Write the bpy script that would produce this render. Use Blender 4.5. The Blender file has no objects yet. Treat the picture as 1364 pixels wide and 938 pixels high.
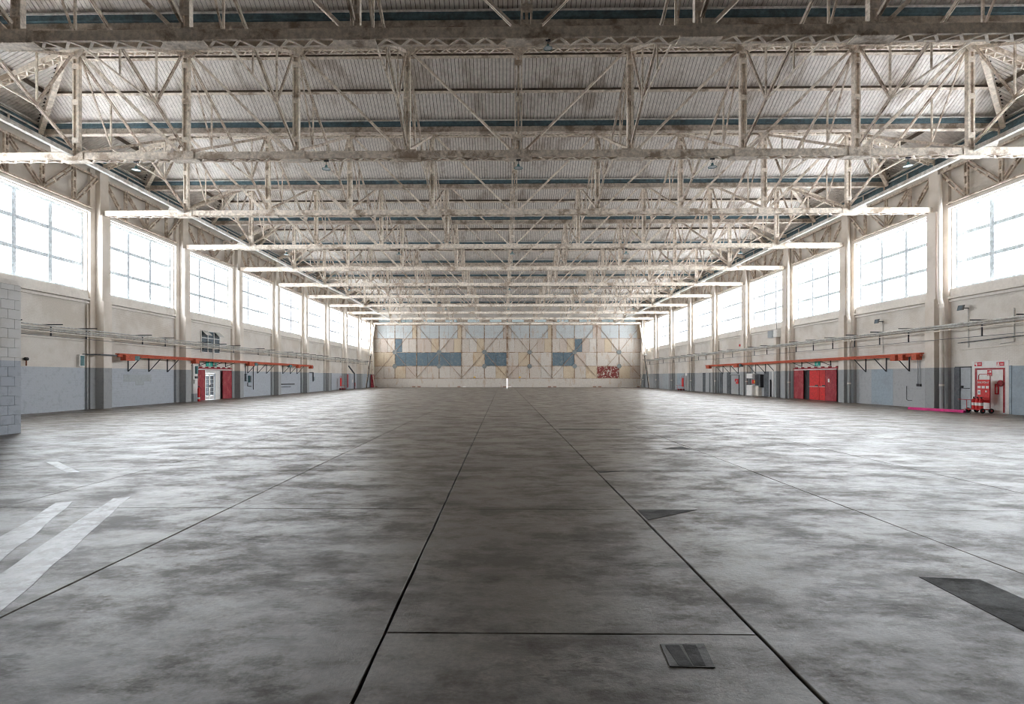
import bpy, math, random
from mathutils import Vector, Matrix
random.seed(7)
S = bpy.context.scene
COL = S.collection

# ------------------------------------------------------------------ camera
cam = bpy.data.cameras.new('camera'); camo = bpy.data.objects.new('camera', cam); COL.objects.link(camo)
camo.location = (-0.609, 0.0, 1.727)
camo.rotation_euler = (math.radians(90), 0, 0.0136)
cam.sensor_width = 36.0; cam.lens = 722.64 / 1364 * 36
cam.shift_x = (682 - 660.5) / 1364; cam.shift_y = (502.3 - 469) / 1364
cam.clip_start = 0.05; cam.clip_end = 400
S.camera = camo

# ------------------------------------------------------------------ sky, exposure
w = bpy.data.worlds.new('overcast_sky'); S.world = w; w.use_nodes = True
bg = w.node_tree.nodes['Background']
bg.inputs['Color'].default_value = (0.95, 0.975, 1.0, 1); bg.inputs['Strength'].default_value = 1.0
S.view_settings.view_transform = 'Standard'; S.view_settings.look = 'None'
S.view_settings.gamma = 1.0; S.view_settings.use_curve_mapping = False
S.view_settings.exposure = 4.75
S.cycles.use_denoising = True; S.cycles.pixel_filter_type = 'BOX'
S.cycles.max_bounces = 10; S.cycles.diffuse_bounces = 6; S.cycles.glossy_bounces = 3
S.cycles.transparent_max_bounces = 12; S.cycles.sample_clamp_indirect = 8
S.cycles.caustics_reflective = False; S.cycles.caustics_refractive = False

# ------------------------------------------------------------------ hall dimensions (metres)
BAY = 7.62
def T(i): return 14.185 + BAY * (i - 1)          # truss lines
WX, XIN = 22.86, 22.34                           # wall face, pier face
YF, YB = -2.2, 91.5                              # front and back wall
EAVE, RIDGE, HALFR = 13.85, 16.3, 18.1           # roof
PAN = 4.48                                       # truss panel
DADO = 2.22
WZ0, WZ1, WHALF = 6.37, 10.48, 3.07              # window opening
WIN0 = 2                                         # first bay with windows

# daylight enters through the windows: sampling portals lying in the window openings
for s in (-1, 1):
    for i in range(WIN0, 12):
        ld = bpy.data.lights.new('window_daylight', 'AREA'); ld.shape = 'RECTANGLE'
        ld.size = 2 * WHALF; ld.size_y = WZ1 - WZ0; ld.cycles.is_portal = True
        lo = bpy.data.objects.new('window_daylight', ld); COL.objects.link(lo)
        lo.location = (s * 23.22, T(i) - BAY / 2, (WZ0 + WZ1) / 2)
        lo.rotation_euler = (math.radians(90), 0, math.radians(90 * s))

# ------------------------------------------------------------------ materials
def nd(t, typ, **kw):
    n = t.nodes.new(typ)
    for k, v in kw.items():
        if k.startswith('_'): setattr(n, k[1:], v)
        else: n.inputs[k.replace('__', ' ')].default_value = v
    return n
def rgb(c): return (c[0], c[1], c[2], 1)
def base_mat(name):
    m = bpy.data.materials.new(name); m.use_nodes = True
    t = m.node_tree; return m, t, t.nodes['Principled BSDF']
def mixc(t, fac, a, b):
    n = t.nodes.new('ShaderNodeMix'); n.data_type = 'RGBA'
    for idx, v in ((6, a), (7, b)):
        if isinstance(v, tuple): n.inputs[idx].default_value = rgb(v)
        else: t.links.new(v, n.inputs[idx])
    if isinstance(fac, float): n.inputs[0].default_value = fac
    else: t.links.new(fac, n.inputs[0])
    return n.outputs[2]
def noise(t, pos, scale, detail=4, rough=.6, stretch=(1, 1, 1)):
    mp = nd(t, 'ShaderNodeMapping'); mp.inputs['Scale'].default_value = stretch
    t.links.new(pos, mp.inputs['Vector'])
    n = nd(t, 'ShaderNodeTexNoise', Scale=scale, Detail=detail, Roughness=rough)
    t.links.new(mp.outputs[0], n.inputs['Vector']); return n.outputs['Fac']
def ramp(t, v, lo, hi, a=0.0, b=1.0):
    n = nd(t, 'ShaderNodeMapRange'); n.inputs[1].default_value = lo; n.inputs[2].default_value = hi
    n.inputs[3].default_value = a; n.inputs[4].default_value = b
    t.links.new(v, n.inputs[0]); return n.outputs[0]
def mat(name, base, dirt=None, amt=.6, scale=1.2, lo=.5, hi=.72, rough=.75, fine=.12, bump=0.0, stretch=(1, 1, 1), metal=0.0, spec=.35):
    m, t, b = base_mat(name)
    lo, hi = .5 + (lo - .53) * .55, .5 + (hi - .53) * .55      # noise values crowd around one half
    pos = t.nodes.new('ShaderNodeNewGeometry').outputs['Position']
    c = base
    f = noise(t, pos, 7.0, 5, .7)
    dark = tuple(x * (1 - 2.2 * fine) for x in base); lite = tuple(min(1, x * (1 + fine)) for x in base)
    c = mixc(t, ramp(t, f, .38, .62), dark, lite)
    if dirt:
        d = noise(t, pos, scale, 8, .72, stretch)
        c = mixc(t, ramp(t, d, lo, hi, 0, amt), c, dirt)
    t.links.new(c, b.inputs['Base Color'])
    b.inputs['Roughness'].default_value = rough; b.inputs['Metallic'].default_value = metal
    b.inputs['Specular IOR Level'].default_value = spec
    if bump:
        bn = nd(t, 'ShaderNodeBump', Strength=bump, Distance=.02); t.links.new(f, bn.inputs['Height'])
        t.links.new(bn.outputs[0], b.inputs['Normal'])
    return m
def wall_mat(name, upper, lower, brick=True):
    m, t, b = base_mat(name)
    pos = t.nodes.new('ShaderNodeNewGeometry').outputs['Position']
    sp = nd(t, 'ShaderNodeSeparateXYZ'); t.links.new(pos, sp.inputs[0])
    big = noise(t, pos, .5, 6, .65); fin = noise(t, pos, 5.0, 5, .7)
    up = mixc(t, ramp(t, big, .45, .62, 0, .5), upper, (upper[0] * .72, upper[1] * .67, upper[2] * .6))
    lw = mixc(t, ramp(t, fin, .52, .62, 0, .3), lower, tuple(x * .6 for x in lower))
    z = nd(t, 'ShaderNodeMath', _operation='GREATER_THAN'); t.links.new(sp.outputs['Z'], z.inputs[0]); z.inputs[1].default_value = DADO
    c = mixc(t, z.outputs[0], lw, up)
    t.links.new(c, b.inputs['Base Color']); b.inputs['Roughness'].default_value = .7
    b.inputs['Specular IOR Level'].default_value = .3
    if brick:
        cb = nd(t, 'ShaderNodeCombineXYZ'); t.links.new(sp.outputs['Y'], cb.inputs[0]); t.links.new(sp.outputs['Z'], cb.inputs[1])
        br = nd(t, 'ShaderNodeTexBrick', Scale=1.0); br.inputs['Brick Width'].default_value = .225; br.inputs['Row Height'].default_value = .075
        br.inputs['Mortar Size'].default_value = .008; t.links.new(cb.outputs[0], br.inputs['Vector'])
        bn = nd(t, 'ShaderNodeBump', Strength=.7, Distance=.012); bn.invert = True
        t.links.new(br.outputs['Fac'], bn.inputs['Height']); t.links.new(bn.outputs[0], b.inputs['Normal'])
    return m
M = {}
M['steel'] = mat('painted_steel', (.78, .69, .59), (.22, .14, .08), .7, 1.1, .56, .74, .7, .12)
M['steel2'] = mat('painted_steel_bracing', (.66, .565, .475), (.19, .12, .075), .75, 1.6, .55, .74, .7, .14)
M['steel_light'] = mat('pale_painted_steel', (.68, .66, .62), (.3, .22, .15), .5, 1.0, .55, .75)
M['board'] = mat('painted_boards', (.80, .75, .705), (.33, .26, .2), .65, .8, .56, .78, .8, .06, 0, (1, .45, .45))
M['purlin'] = mat('purlin_dark', (.17, .135, .105), (.07, .055, .045), .6)
M['beam'] = mat('valley_beam', (.62, .54, .46), (.2, .145, .10), .75, 1.4, .5, .72)
M['gutter'] = mat('gutter_blue', (.10, .16, .185), (.06, .06, .055), .6, 1.5)
M['roof'] = mat('roof_sheet', (.05, .045, .04))
M['wall_l'] = wall_mat('painted_brick_left', (.70, .66, .61), (.46, .495, .54))
M['wall_r'] = wall_mat('painted_brick_right', (.70, .66, .61), (.41, .42, .43))
M['pier'] = wall_mat('pier_paint', (.71, .65, .585), (.33, .34, .345), False)
M['trim'] = mat('sill_concrete', (.72, .68, .63), (.45, .38, .31), .3, 1.2, .55, .8, fine=.03)
M['block'] = wall_mat('painted_block', (.62, .61, .595), (.40, .43, .475), False)
M['wframe'] = mat('window_frame', (.72, .80, .86), None, rough=.5)
M['dark'] = mat('dark_steel', (.045, .045, .05), None, rough=.5)
M['dkgrey'] = mat('dark_grey_paint', (.12, .13, .14), (.06, .06, .06), .5)
M['grey'] = mat('grey_paint', (.40, .43, .45), (.2, .2, .2), .25, fine=.04)
M['bluegrey'] = mat('blue_grey_door', (.33, .39, .44), (.2, .2, .2), .25, fine=.04)
M['white'] = mat('white_paint', (.78, .77, .75), (.5, .45, .4), .2, fine=.03)
M['orange'] = mat('red_oxide_orange', (.55, .115, .06), (.3, .09, .06), .5, 3)
M['red'] = mat('bright_red', (.62, .025, .025), (.4, .02, .02), .4, rough=.45)
M['maroon'] = mat('faded_maroon', (.33, .03, .045), (.45, .12, .11), .6, 2.2, .5, .7, rough=.6)
M['sign_red'] = mat('sign_red', (.6, .03, .05), None, rough=.4)
M['green'] = mat('exit_green', (.03, .42, .33), None, rough=.4)
M['teal'] = mat('teal_box', (.09, .20, .21), None, rough=.5)
M['magenta'] = mat('magenta_plastic', (.72, .015, .22), None, rough=.4)
M['black'] = mat('black_rubber', (.02, .02, .02), None, rough=.6)
M['yellow'] = mat('yellow_paint', (.75, .42, .04), None, rough=.6)
M['pipe'] = mat('galvanised_pipe', (.50, .50, .48), (.3, .25, .2), .5, 2)
M['cpipe'] = mat('cream_pipe', (.74, .69, .62), (.45, .36, .27), .25, 1.6, fine=.04)
M['brown'] = mat('rusty_brown', (.22, .10, .06), None)
M['lamp_in'] = mat('lamp_reflector', (.75, .85, .92), None, rough=.3)
for k, c in dict(pc=(.45, .395, .34), py=(.46, .37, .265), pp=(.42, .35, .295), pg=(.40, .415, .41), pw=(.47, .425, .375)).items():
    M[k] = mat('door_panel_' + k, c, (.34, .22, .13), .5, 1.4, .60, .78, .7, .06, 0, (1, 1, .35))
M['pb'] = mat('door_panel_blue', (.10, .14, .165), (.22, .22, .2), .5, 2, .55, .75)
M['pr'] = mat('door_panel_flaking', (.46, .40, .34), (.16, .03, .025), 1.0, 2.4, .42, .46)
M['rust'] = mat('rusty_frame', (.40, .33, .26), (.19, .10, .05), .85, 1.7, .42, .62)
M['plate'] = mat('grey_plate', (.20, .215, .21), (.1, .09, .08), .5)

def floor_mat(name, lite, darkc, var=.16, r0=.31, r1=.52, spec=.58):
    m, t, b = base_mat(name)
    pos = t.nodes.new('ShaderNodeNewGeometry').outputs['Position']
    oi = t.nodes.new('ShaderNodeObjectInfo').outputs['Random']
    big = noise(t, pos, .33, 7, .7); mid = noise(t, pos, 1.1, 10, .78, (.75, 1.2, 1)); fin = noise(t, pos, 6, 10, .8)
    c = mixc(t, ramp(t, big, .40, .60), lite, tuple(x * .55 for x in lite))
    c = mixc(t, ramp(t, mid, .49, .60, 0, .7), c, darkc)
    st = noise(t, pos, 2.6, 10, .75, (.7, 1.5, 1)); mk = noise(t, pos, .55, 4, .6)
    mu = nd(t, 'ShaderNodeMath', _operation='MULTIPLY'); t.links.new(ramp(t, st, .47, .56), mu.inputs[0]); t.links.new(ramp(t, mk, .47, .56, 0, .85), mu.inputs[1])
    c = mixc(t, mu.outputs[0], c, tuple(x * .75 for x in darkc))
    c = mixc(t, ramp(t, fin, .44, .58, 0, .7), c, tuple(x * .55 for x in lite))
    vf = noise(t, pos, 30, 4, .7); sp = noise(t, pos, 3.2, 3, .5)
    c = mixc(t, ramp(t, vf, .42, .6, 0, .5), c, tuple(x * .45 for x in lite))
    c = mixc(t, ramp(t, oi, 0, 1, 0, var), c, tuple(x * .5 for x in lite))
    su = nd(t, 'ShaderNodeMath', _operation='MAXIMUM'); t.links.new(mu.outputs[0], su.inputs[0]); t.links.new(ramp(t, mid, .48, .58, 0, .7), su.inputs[1])
    sl = ramp(t, su.outputs[0], 0, 1, spec, spec * .2); t.links.new(sl, b.inputs['Specular IOR Level'])
    t.links.new(c, b.inputs['Base Color'])
    r = ramp(t, mid, .42, .58, r0, r1); t.links.new(r, b.inputs['Roughness'])
    bn = nd(t, 'ShaderNodeBump', Strength=.75, Distance=.012); t.links.new(fin, bn.inputs['Height'])
    t.links.new(bn.outputs[0], b.inputs['Normal']); return m
M['slab'] = floor_mat('worn_concrete', (.225, .19, .153), (.058, .041, .028))
M['patch'] = floor_mat('dark_patch', (.10, .098, .092), (.06, .055, .05), .16, .6, .8, .3)
M['patch2'] = floor_mat('mid_patch', (.13, .12, .105), (.08, .07, .06), .16, .4, .6, .4)
M['joint'] = mat('joint_filler', (.03, .028, .026), None)
M['stripe'] = mat('worn_white_paint', (.40, .40, .40), (.2, .18, .16), .85, 3.0, .50, .64, rough=.42, spec=.45)

def glass_mat(name, tint, gl):
    m = bpy.data.materials.new(name); m.use_nodes = True; t = m.node_tree
    for n in list(t.nodes): t.nodes.remove(n)
    o = t.nodes.new('ShaderNodeOutputMaterial'); tr = t.nodes.new('ShaderNodeBsdfTransparent'); g = t.nodes.new('ShaderNodeBsdfGlossy')
    tr.inputs[0].default_value = rgb(tint); g.inputs['Roughness'].default_value = .05; g.inputs[0].default_value = (.9, .9, .9, 1)
    mx = t.nodes.new('ShaderNodeMixShader'); mx.inputs[0].default_value = gl
    t.links.new(tr.outputs[0], mx.inputs[1]); t.links.new(g.outputs[0], mx.inputs[2]); t.links.new(mx.outputs[0], o.inputs[0]); return m
M['glass'] = glass_mat('window_glass', (.97, .985, 1), .05)
M['clerglass'] = glass_mat('grimy_wired_glass', (.12, .13, .13), .05)
M['filmglass'] = glass_mat('obscured_glass', (.11, .12, .13), .06)
M['dglass'] = mat('dark_glazing', (.12, .155, .18), None, rough=.15, spec=.6)

# ------------------------------------------------------------------ mesh helpers
class MB:
    def __init__(s): s.v = []; s.f = []
    def box(s, x0, x1, y0, y1, z0, z1):
        n = len(s.v)
        s.v += [(x, y, z) for z in (z0, z1) for y in (y0, y1) for x in (x0, x1)]
        s.f += [tuple(n + k for k in q) for q in ((0, 2, 3, 1), (4, 5, 7, 6), (0, 1, 5, 4), (2, 6, 7, 3), (0, 4, 6, 2), (1, 3, 7, 5))]
        return s
    def bar(s, p, q, w, h, ref=(0, 0, 1), off=(0, 0)):
        """box beam from p to q; w along the side axis, h along the axis nearest to ref"""
        p = Vector(p); q = Vector(q); d = (q - p).normalized(); r = Vector(ref)
        if abs(d.dot(r)) > .98: r = Vector((0, 1, 0)) if abs(d.y) < .9 else Vector((1, 0, 0))
        a = d.cross(r).normalized(); b = a.cross(d)
        n = len(s.v); o = a * off[0] + b * off[1]
        for e in (p, q):
            for u, t in ((-1, -1), (1, -1), (1, 1), (-1, 1)):
                s.v.append(tuple(e + o + a * (u * w / 2) + b * (t * h / 2)))
        s.f += [tuple(n + k for k in g) for g in ((0, 1, 2, 3), (7, 6, 5, 4), (0, 4, 5, 1), (1, 5, 6, 2), (2, 6, 7, 3), (3, 7, 4, 0))]
        return s
    def tube(s, pts, r, n=8):
        pts = [Vector(p) for p in pts]; base = len(s.v); ref = None
        for i, p in enumerate(pts):
            d = ((pts[min(i + 1, len(pts) - 1)] - p).normalized() + (p - pts[max(i - 1, 0)]).normalized())
            d.normalize()
            if ref is None:
                ref = Vector((0, 0, 1)) if abs(d.z) < .9 else Vector((0, 1, 0))
            a = d.cross(ref).normalized(); b = a.cross(d)
            ref = b
            for k in range(n):
                an = 2 * math.pi * k / n; s.v.append(tuple(p + (a * math.cos(an) + b * math.sin(an)) * r))
        for i in range(len(pts) - 1):
            for k in range(n):
                k2 = (k + 1) % n; A = base + i * n
                s.f.append((A + k, A + k2, A + n + k2, A + n + k))
        s.f.append(tuple(base + k for k in range(n))[::-1]); e = base + (len(pts) - 1) * n
        s.f.append(tuple(e + k for k in range(n))); return s
    def lathe(s, prof, c, axis='z', n=14):
        base = len(s.v)
        for r, h in prof:
            for k in range(n):
                an = 2 * math.pi * k / n; u, v = r * math.cos(an), r * math.sin(an)
                s.v.append({'z': (c[0] + u, c[1] + v, c[2] + h), 'x': (c[0] + h, c[1] + u, c[2] + v), 'y': (c[0] + u, c[1] + h, c[2] + v)}[axis])
        for i in range(len(prof) - 1):
            for k in range(n):
                k2 = (k + 1) % n; A = base + i * n; s.f.append((A + k, A + k2, A + n + k2, A + n + k))
        s.f.append(tuple(base + k for k in range(n))[::-1]); e = base + (len(prof) - 1) * n
        s.f.append(tuple(e + k for k in range(n))); return s
    def poly(s, pts, ext):
        """flat polygon extruded along vector ext"""
        n = len(s.v); k = len(pts); e = Vector(ext)
        s.v += [tuple(p) for p in pts] + [tuple(Vector(p) + e) for p in pts]
        s.f.append(tuple(range(n, n + k))); s.f.append(tuple(range(n + 2 * k - 1, n + k - 1, -1)))
        s.f += [(n + i, n + k + i, n + k + (i + 1) % k, n + (i + 1) % k) for i in range(k)]
        return s
    def mesh(s, name, m):
        me = bpy.data.meshes.new(name); me.from_pydata(s.v, [], s.f); me.materials.append(M[m]); me.update()
        return me
    def build(s, name, m, parent=None, loc=(0, 0, 0)):
        o = bpy.data.objects.new(name, s.mesh(name, m)); COL.objects.link(o); o.location = loc
        if parent: o.parent = parent
        return o
def B(x0, x1, y0, y1, z0, z1): return MB().box(x0, x1, y0, y1, z0, z1)
def tag(o, label=None, cat=None, group=None, kind=None):
    if label: o['label'] = label
    if cat: o['category'] = cat
    if group: o['group'] = group
    if kind: o['kind'] = kind
    return o
def thing(name, label, cat, loc=(0, 0, 0), group=None, kind=None):
    o = bpy.data.objects.new(name, None); COL.objects.link(o); o.location = loc; o.empty_display_size = .2
    return tag(o, label, cat, group, kind)
def copy_tree(o, parent=None):
    c = o.copy(); COL.objects.link(c); c.parent = parent
    for ch in o.children: copy_tree(ch, c)
    return c
ORD = ['zeroth', 'first', 'second', 'third', 'fourth', 'fifth', 'sixth', 'seventh', 'eighth', 'ninth', 'tenth', 'eleventh', 'twelfth']
SIDE = {-1: 'left', 1: 'right'}

# ------------------------------------------------------------------ floor
fl = tag(B(-23.2, 23.2, YF, YB + .3, -.25, -.035).build('floor', 'joint'), 'worn concrete slab floor of the hangar', 'floor', kind='structure')
xs = [-22.86, -19.4, -16.3, -13.2, -10.2, -7.25, -4.22, -1.41, 1.1, 3.95, 7.1, 10.1, 13.1, 16.1, 19.4, 22.86]
ys_mid = [YF, .6, 3.66, 7.1, 10.0, 13.0, 16.0, 19.0, 22.0, 25.0, 34.0, 46.25, 58.2, 70, 80, YB]
ys_out = [YF, 1.0, 7.1, 10.0, 13.0, 16.0, 19.0, 22.0, 25.0, 34.0, 46.25, 58.2, 70, 80, YB]
cgap = {7: .024, 8: .025, 6: .015, 9: .015}
jit = random.Random(21)
for k in range(len(xs) - 1):
    ys = ys_mid if k == 7 else ys_out
    g0 = cgap.get(k, .009) / 2; g1 = cgap.get(k + 1, .009) / 2
    for j in range(len(ys) - 1):
        gy = .005
        x0, x1, y0, y1 = xs[k] + g0, xs[k + 1] - g1, ys[j] + gy, ys[j + 1] - gy
        mb = MB(); zt = random.uniform(-.0025, 0); bv = .004
        near = y0 < 18; J = .0045 if near else 0       # ragged joint edges close by
        def edge(p, q, m):
            return [(p[0] + (q[0] - p[0]) * t / m + (jit.uniform(-J, J) if t else 0), p[1] + (q[1] - p[1]) * t / m + (jit.uniform(-J, J) if t else 0)) for t in range(m)]
        nx, ny = (8, 14) if near else (1, 1)
        ring = edge((x0, y0), (x1, y0), nx) + edge((x1, y0), (x1, y1), ny) + edge((x1, y1), (x0, y1), nx) + edge((x0, y1), (x0, y0), ny)
        cxm, cym = (x0 + x1) / 2, (y0 + y1) / 2; R_ = len(ring)
        ins = [(x - math.copysign(bv, x - cxm), y - math.copysign(bv, y - cym)) for x, y in ring]
        mb.v = [(x, y, -.035) for x, y in ring] + [(x, y, zt - bv) for x, y in ring] + [(x, y, zt) for x, y in ins]
        for q in range(R_):
            q2 = (q + 1) % R_; mb.f += [(q, q2, R_ + q2, R_ + q), (R_ + q, R_ + q2, 2 * R_ + q2, 2 * R_ + q)]
        mb.f.append(tuple(range(2 * R_, 3 * R_)))
        mb.build('slab', 'slab', fl)
def patch(pts, m, h=.0025, name='repair_patch'):
    MB().poly([(x, y, -.002) for x, y in pts], (0, 0, h + .002)).build(name, m, fl)
patch([(.405, 3.52), (.69, 3.53), (.65, 3.24), (.385, 3.25)], 'patch2')
patch([(.43, 3.5), (.52, 3.505), (.52, 3.26), (.44, 3.26)], 'patch', .004); patch([(.545, 3.51), (.63, 3.51), (.60, 3.26), (.53, 3.26)], 'patch', .004)
patch([(2.98, 4.73), (3.45, 4.68), (3.41, 3.0), (2.89, 3.0)], 'patch')
patch([(1.13, 7.07), (1.91, 7.08), (1.14, 6.57)], 'patch')
patch([(3.2, 13.08), (3.82, 13.55), (3.89, 13.02)], 'patch')
patch([(1.25, 18.2), (3.3, 18.05), (3.2, 17.75), (1.2, 17.7)], 'patch2')
patch([(1.12, 9.98), (1.6, 9.98), (1.13, 9.82)], 'patch')
for pts in ([(-6.74, 7.36), (-6.58, 7.44), (-4.45, 3.4), (-4.95, 3.4)], [(-6.17, 7.64), (-5.98, 7.75), (-3.9, 3.0), (-4.35, 3.0)]):
    a0, a1, b1, b0 = pts                         # worn skid stripes, slightly ragged
    e0 = [(a0[0] + (b0[0] - a0[0]) * t + random.uniform(-.025, .025), a0[1] + (b0[1] - a0[1]) * t) for t in [k / 10 for k in range(11)]]
    e1 = [(a1[0] + (b1[0] - a1[0]) * t + random.uniform(-.025, .025), a1[1] + (b1[1] - a1[1]) * t) for t in [k / 10 for k in range(10, -1, -1)]]
    patch(e0 + e1, 'stripe', .002, 'paint_stripe')
patch([(-9.9, 10.9), (-9.7, 10.95), (-8.3, 9.75), (-8.5, 9.7)], 'stripe', .002, 'paint_stripe')

# ------------------------------------------------------------------ side walls, piers, sills, windows
def side_wall(s, mname):
    mb = MB(); xo = WX + .42
    def bx(y0, y1, z0, z1): mb.box(min(s * WX, s * xo), max(s * WX, s * xo), y0, y1, z0, z1)
    if s < 0:   # opening of the glazed door
        bx(YF, 40.28, -.2, 2.4); bx(41.62, YB + .3, -.2, 2.4); bx(40.28, 41.62, -.2, 0); bx(40.28, 41.62, 2.0, 2.4)
    else:
        bx(YF, YB + .3, -.2, 2.4)
    bx(YF, YB + .3, 2.4, WZ0 - .02); bx(YF, YB + .3, WZ1 + .02, EAVE + .05)
    edges = [YF]
    for i in range(WIN0, 12): edges += [T(i) - BAY / 2 - WHALF, T(i) - BAY / 2 + WHALF]
    edges.append(YB + .3)
    for a, b in zip(edges[0::2], edges[1::2]): bx(max(a, YF), b, WZ0 - .02, WZ1 + .02)
    return tag(mb.build('wall_' + SIDE[s], mname), 'long %s brick wall, cream above a grey painted dado' % SIDE[s], 'wall', kind='structure')
side_wall(-1, 'wall_l'); side_wall(1, 'wall_r')
n_win = 0
for s in (-1, 1):
    def bb(mb, xa, xb, *r): return mb.box(min(s * xa, s * xb), max(s * xa, s * xb), *r)
    for i in range(0, 12):
        y = T(i)
        # pier: stepped pilaster, full height
        mb = MB(); bb(mb, WX + .1, WX - .15, y - .68, y + .68, 0, 12.9); bb(mb, WX - .15, 22.26, y - .31, y + .31, 0, 5.86)
        bb(mb, WX - .15, XIN, y - .31, y + .31, 5.86, 10.5); bb(mb, WX - .15, 22.46, y - .31, y + .31, 10.5, 12.95)
        nth = 'overhead' if i == 0 else ORD[i]
        tag(mb.build('pier', 'pier'), 'cream brick pier with grey foot on the %s wall, %s from the camera' % (SIDE[s], ORD[i + 1]), 'pier', kind='structure')
        # bay i-1 .. i
        yc = y - BAY / 2; ya, yb = yc - BAY / 2 + .32, y - .32
        nb = ORD[i + 1]
        if i < WIN0: continue
        t1 = MB(); bb(t1, WX + .15, WX - .16, yc - BAY / 2 + .68, y - .68, 5.82, 5.93); bb(t1, WX + .1, WX - .1, yc - BAY / 2 + .68, y - .68, 5.66, 5.76)
        bb(t1, WX + .15, WX - .05, yc - BAY / 2 + .68, y - .68, 5.93, WZ0 - .03)
        tag(t1.build('trim_%d' % (n_win * 2 + 1), 'trim'), 'cream sill ledge under the %s window of the %s wall' % (nb, SIDE[s]), 'sill', kind='structure')
        t2 = MB(); bb(t2, WX + .1, WX - .17, yc - BAY / 2 + .68, y - .68, 10.56, 10.72)
        tag(t2.build('trim_%d' % (n_win * 2 + 2), 'trim'), 'cream lintel over the %s window of the %s wall' % (nb, SIDE[s]), 'lintel', kind='structure')
        # window
        n_win += 1; xf = 23.13
        fr = MB(); d = .05
        bb(fr, xf - d, xf + d, yc - WHALF, yc - WHALF + .12, WZ0, WZ1); bb(fr, xf - d, xf + d, yc + WHALF - .12, yc + WHALF, WZ0, WZ1)
        bb(fr, xf - d, xf + d, yc - WHALF + .12, yc + WHALF - .12, WZ0, WZ0 + .1); bb(fr, xf - d, xf + d, yc - WHALF + .12, yc + WHALF - .12, WZ1 - .1, WZ1)
        fo = tag(fr.build('window_%d' % n_win, 'wframe'), 'large nine-pane window high on the %s wall, %s bay from the camera' % (SIDE[s], nb), 'window', kind='structure')
        cols = [yc - WHALF + .12, yc - 1.01, yc + 1.01, yc + WHALF - .12]; rows = [WZ0 + .1, 7.74, 9.15, WZ1 - .1]
        for c in cols[1:3]: mm = MB(); bb(mm, xf - .05, xf + .05, c - .115, c + .115, rows[0], rows[3]); mm.build('mullion', 'wframe', fo)
        for r in rows[1:3]: mm = MB(); bb(mm, xf - .035, xf + .035, cols[0], cols[3], r - .095, r + .095); mm.build('glazing_bar', 'wframe', fo)
        for a in range(3):
            for r in range(3):
                mm = MB(); bb(mm, xf + .01, xf + .018, cols[a] + (.115 if a else 0), cols[a + 1] - (.115 if a < 2 else 0), rows[r] + (.095 if r else 0), rows[r + 1] - (.095 if r < 2 else 0))
                mm.build('pane', 'glass', fo)

# lattice girders on the walls above the windows
def lattice_proto(s):
    root = thing('lattice_girder', '', 'girder', (s * 22.62, 0, 10.75))
    h = 1.8; P = BAY / 4
    def dbl(name, p, q):
        mb = MB(); p = Vector((0,) + p); q = Vector((0,) + q)
        for o in (-.085, .085): mb.bar(p, q, .05, .10, (1, 0, 0), (o, 0))
        for t in (.3, .65): c = p.lerp(q, t); dd = (q - p).normalized() * .09; mb.bar(c - dd, c + dd, .2, .025, (1, 0, 0), (0, -.04 * s))
        mb.build(name, 'steel2', root)
    e = .33
    B(-.06, .06, e, BAY - e, h - .06, h + .06).build('top_chord', 'steel2', root)
    B(-.06, .06, .7, BAY - .7, 0, .08).build('bottom_chord', 'steel2', root)
    for k in (1, 2, 3): dbl('upright', (k * P, .08), (k * P, h - .06))
    for a, b in (((.36, h - .1), (P - .1, .12)), ((P + .1, h - .1), (2 * P - .1, .12)), ((3 * P - .1, h - .1), (2 * P + .1, .12)), ((BAY - .36, h - .1), (3 * P + .1, .12))):
        dbl('diagonal', a, b)
    return root
for s in (-1, 1):
    pr = lattice_proto(s)
    for i in range(0, 11):
        o = pr if i == 0 else copy_tree(pr)
        o.location.y = T(i); o['label'] = 'zigzag steel girder above the %s window of the %s wall' % (ORD[i + 2], SIDE[s])
        o['group'] = 'lattice girders along the walls'
    # eaves channel with rails under the roof edge
    ev = thing('eaves_channel', 'long dark eaves channel with pale rails along the top of the %s wall' % SIDE[s], 'eaves channel', (s * 22.5, T(0), 13.0))
    Lh = T(11) - T(0)
    MB().box(-.04, .04, 0, Lh, .62, .70).build('top_rail', 'steel_light', ev); MB().box(-.03, .03, 0, Lh, .36, .42).build('bottom_rail', 'steel_light', ev)
    MB().box(min(s * .12, s * .34), max(s * .12, s * .34), 0, Lh, .05, .62).build('trough', 'gutter', ev)
    for k in range(1, 45): B(-.03, .03, k * BAY / 4 - .03, k * BAY / 4 + .03, -.1, .36).build('hanger', 'steel2', ev)

# ------------------------------------------------------------------ end walls
bw = tag(B(-23.28, 23.28, YB + .3, YB + .6, -.1, 10.75).build('wall_back', 'pw'), 'back end wall of the hangar around the sliding doors', 'wall', kind='structure')
bw.data = MB().box(-23.28, 23.28, YB, YB + .5, -.25, -.001).box(-23.28, -22.62, YB, YB + .5, 0, 10.6).box(22.62, 23.28, YB, YB + .5, 0, 10.6).box(-23.28, 23.28, YB + .16, YB + .5, 10.3, 10.6).box(-23.28, 23.28, YB, YB + .5, 10.6, 11.0).box(-23.28, 23.28, YB, YB + .5, 11.55, 15.7).mesh('wall_back', 'wall_r')
for k in range(13):   # mullions between the clerestory lights over the doors
    x = -22.6 + k * 45.2 / 12; B(x - .9, x + .9, YB - .02, YB + .3, 11.0, 11.55).build('clerestory_mullion', 'steel2', bw)
for k in range(12):
    x = -22.6 + k * 45.2 / 12; B(x + .9, x + 45.2 / 12 - .9, YB + .2, YB + .22, 11.0, 11.55).build('clerestory_pane', 'clerglass', bw)
tag(B(-23.28, 23.28, YF - .4, YF, 0, 15.7).build('wall_front', 'dkgrey'), 'dark closed front wall behind the viewer', 'wall', kind='structure')

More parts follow.
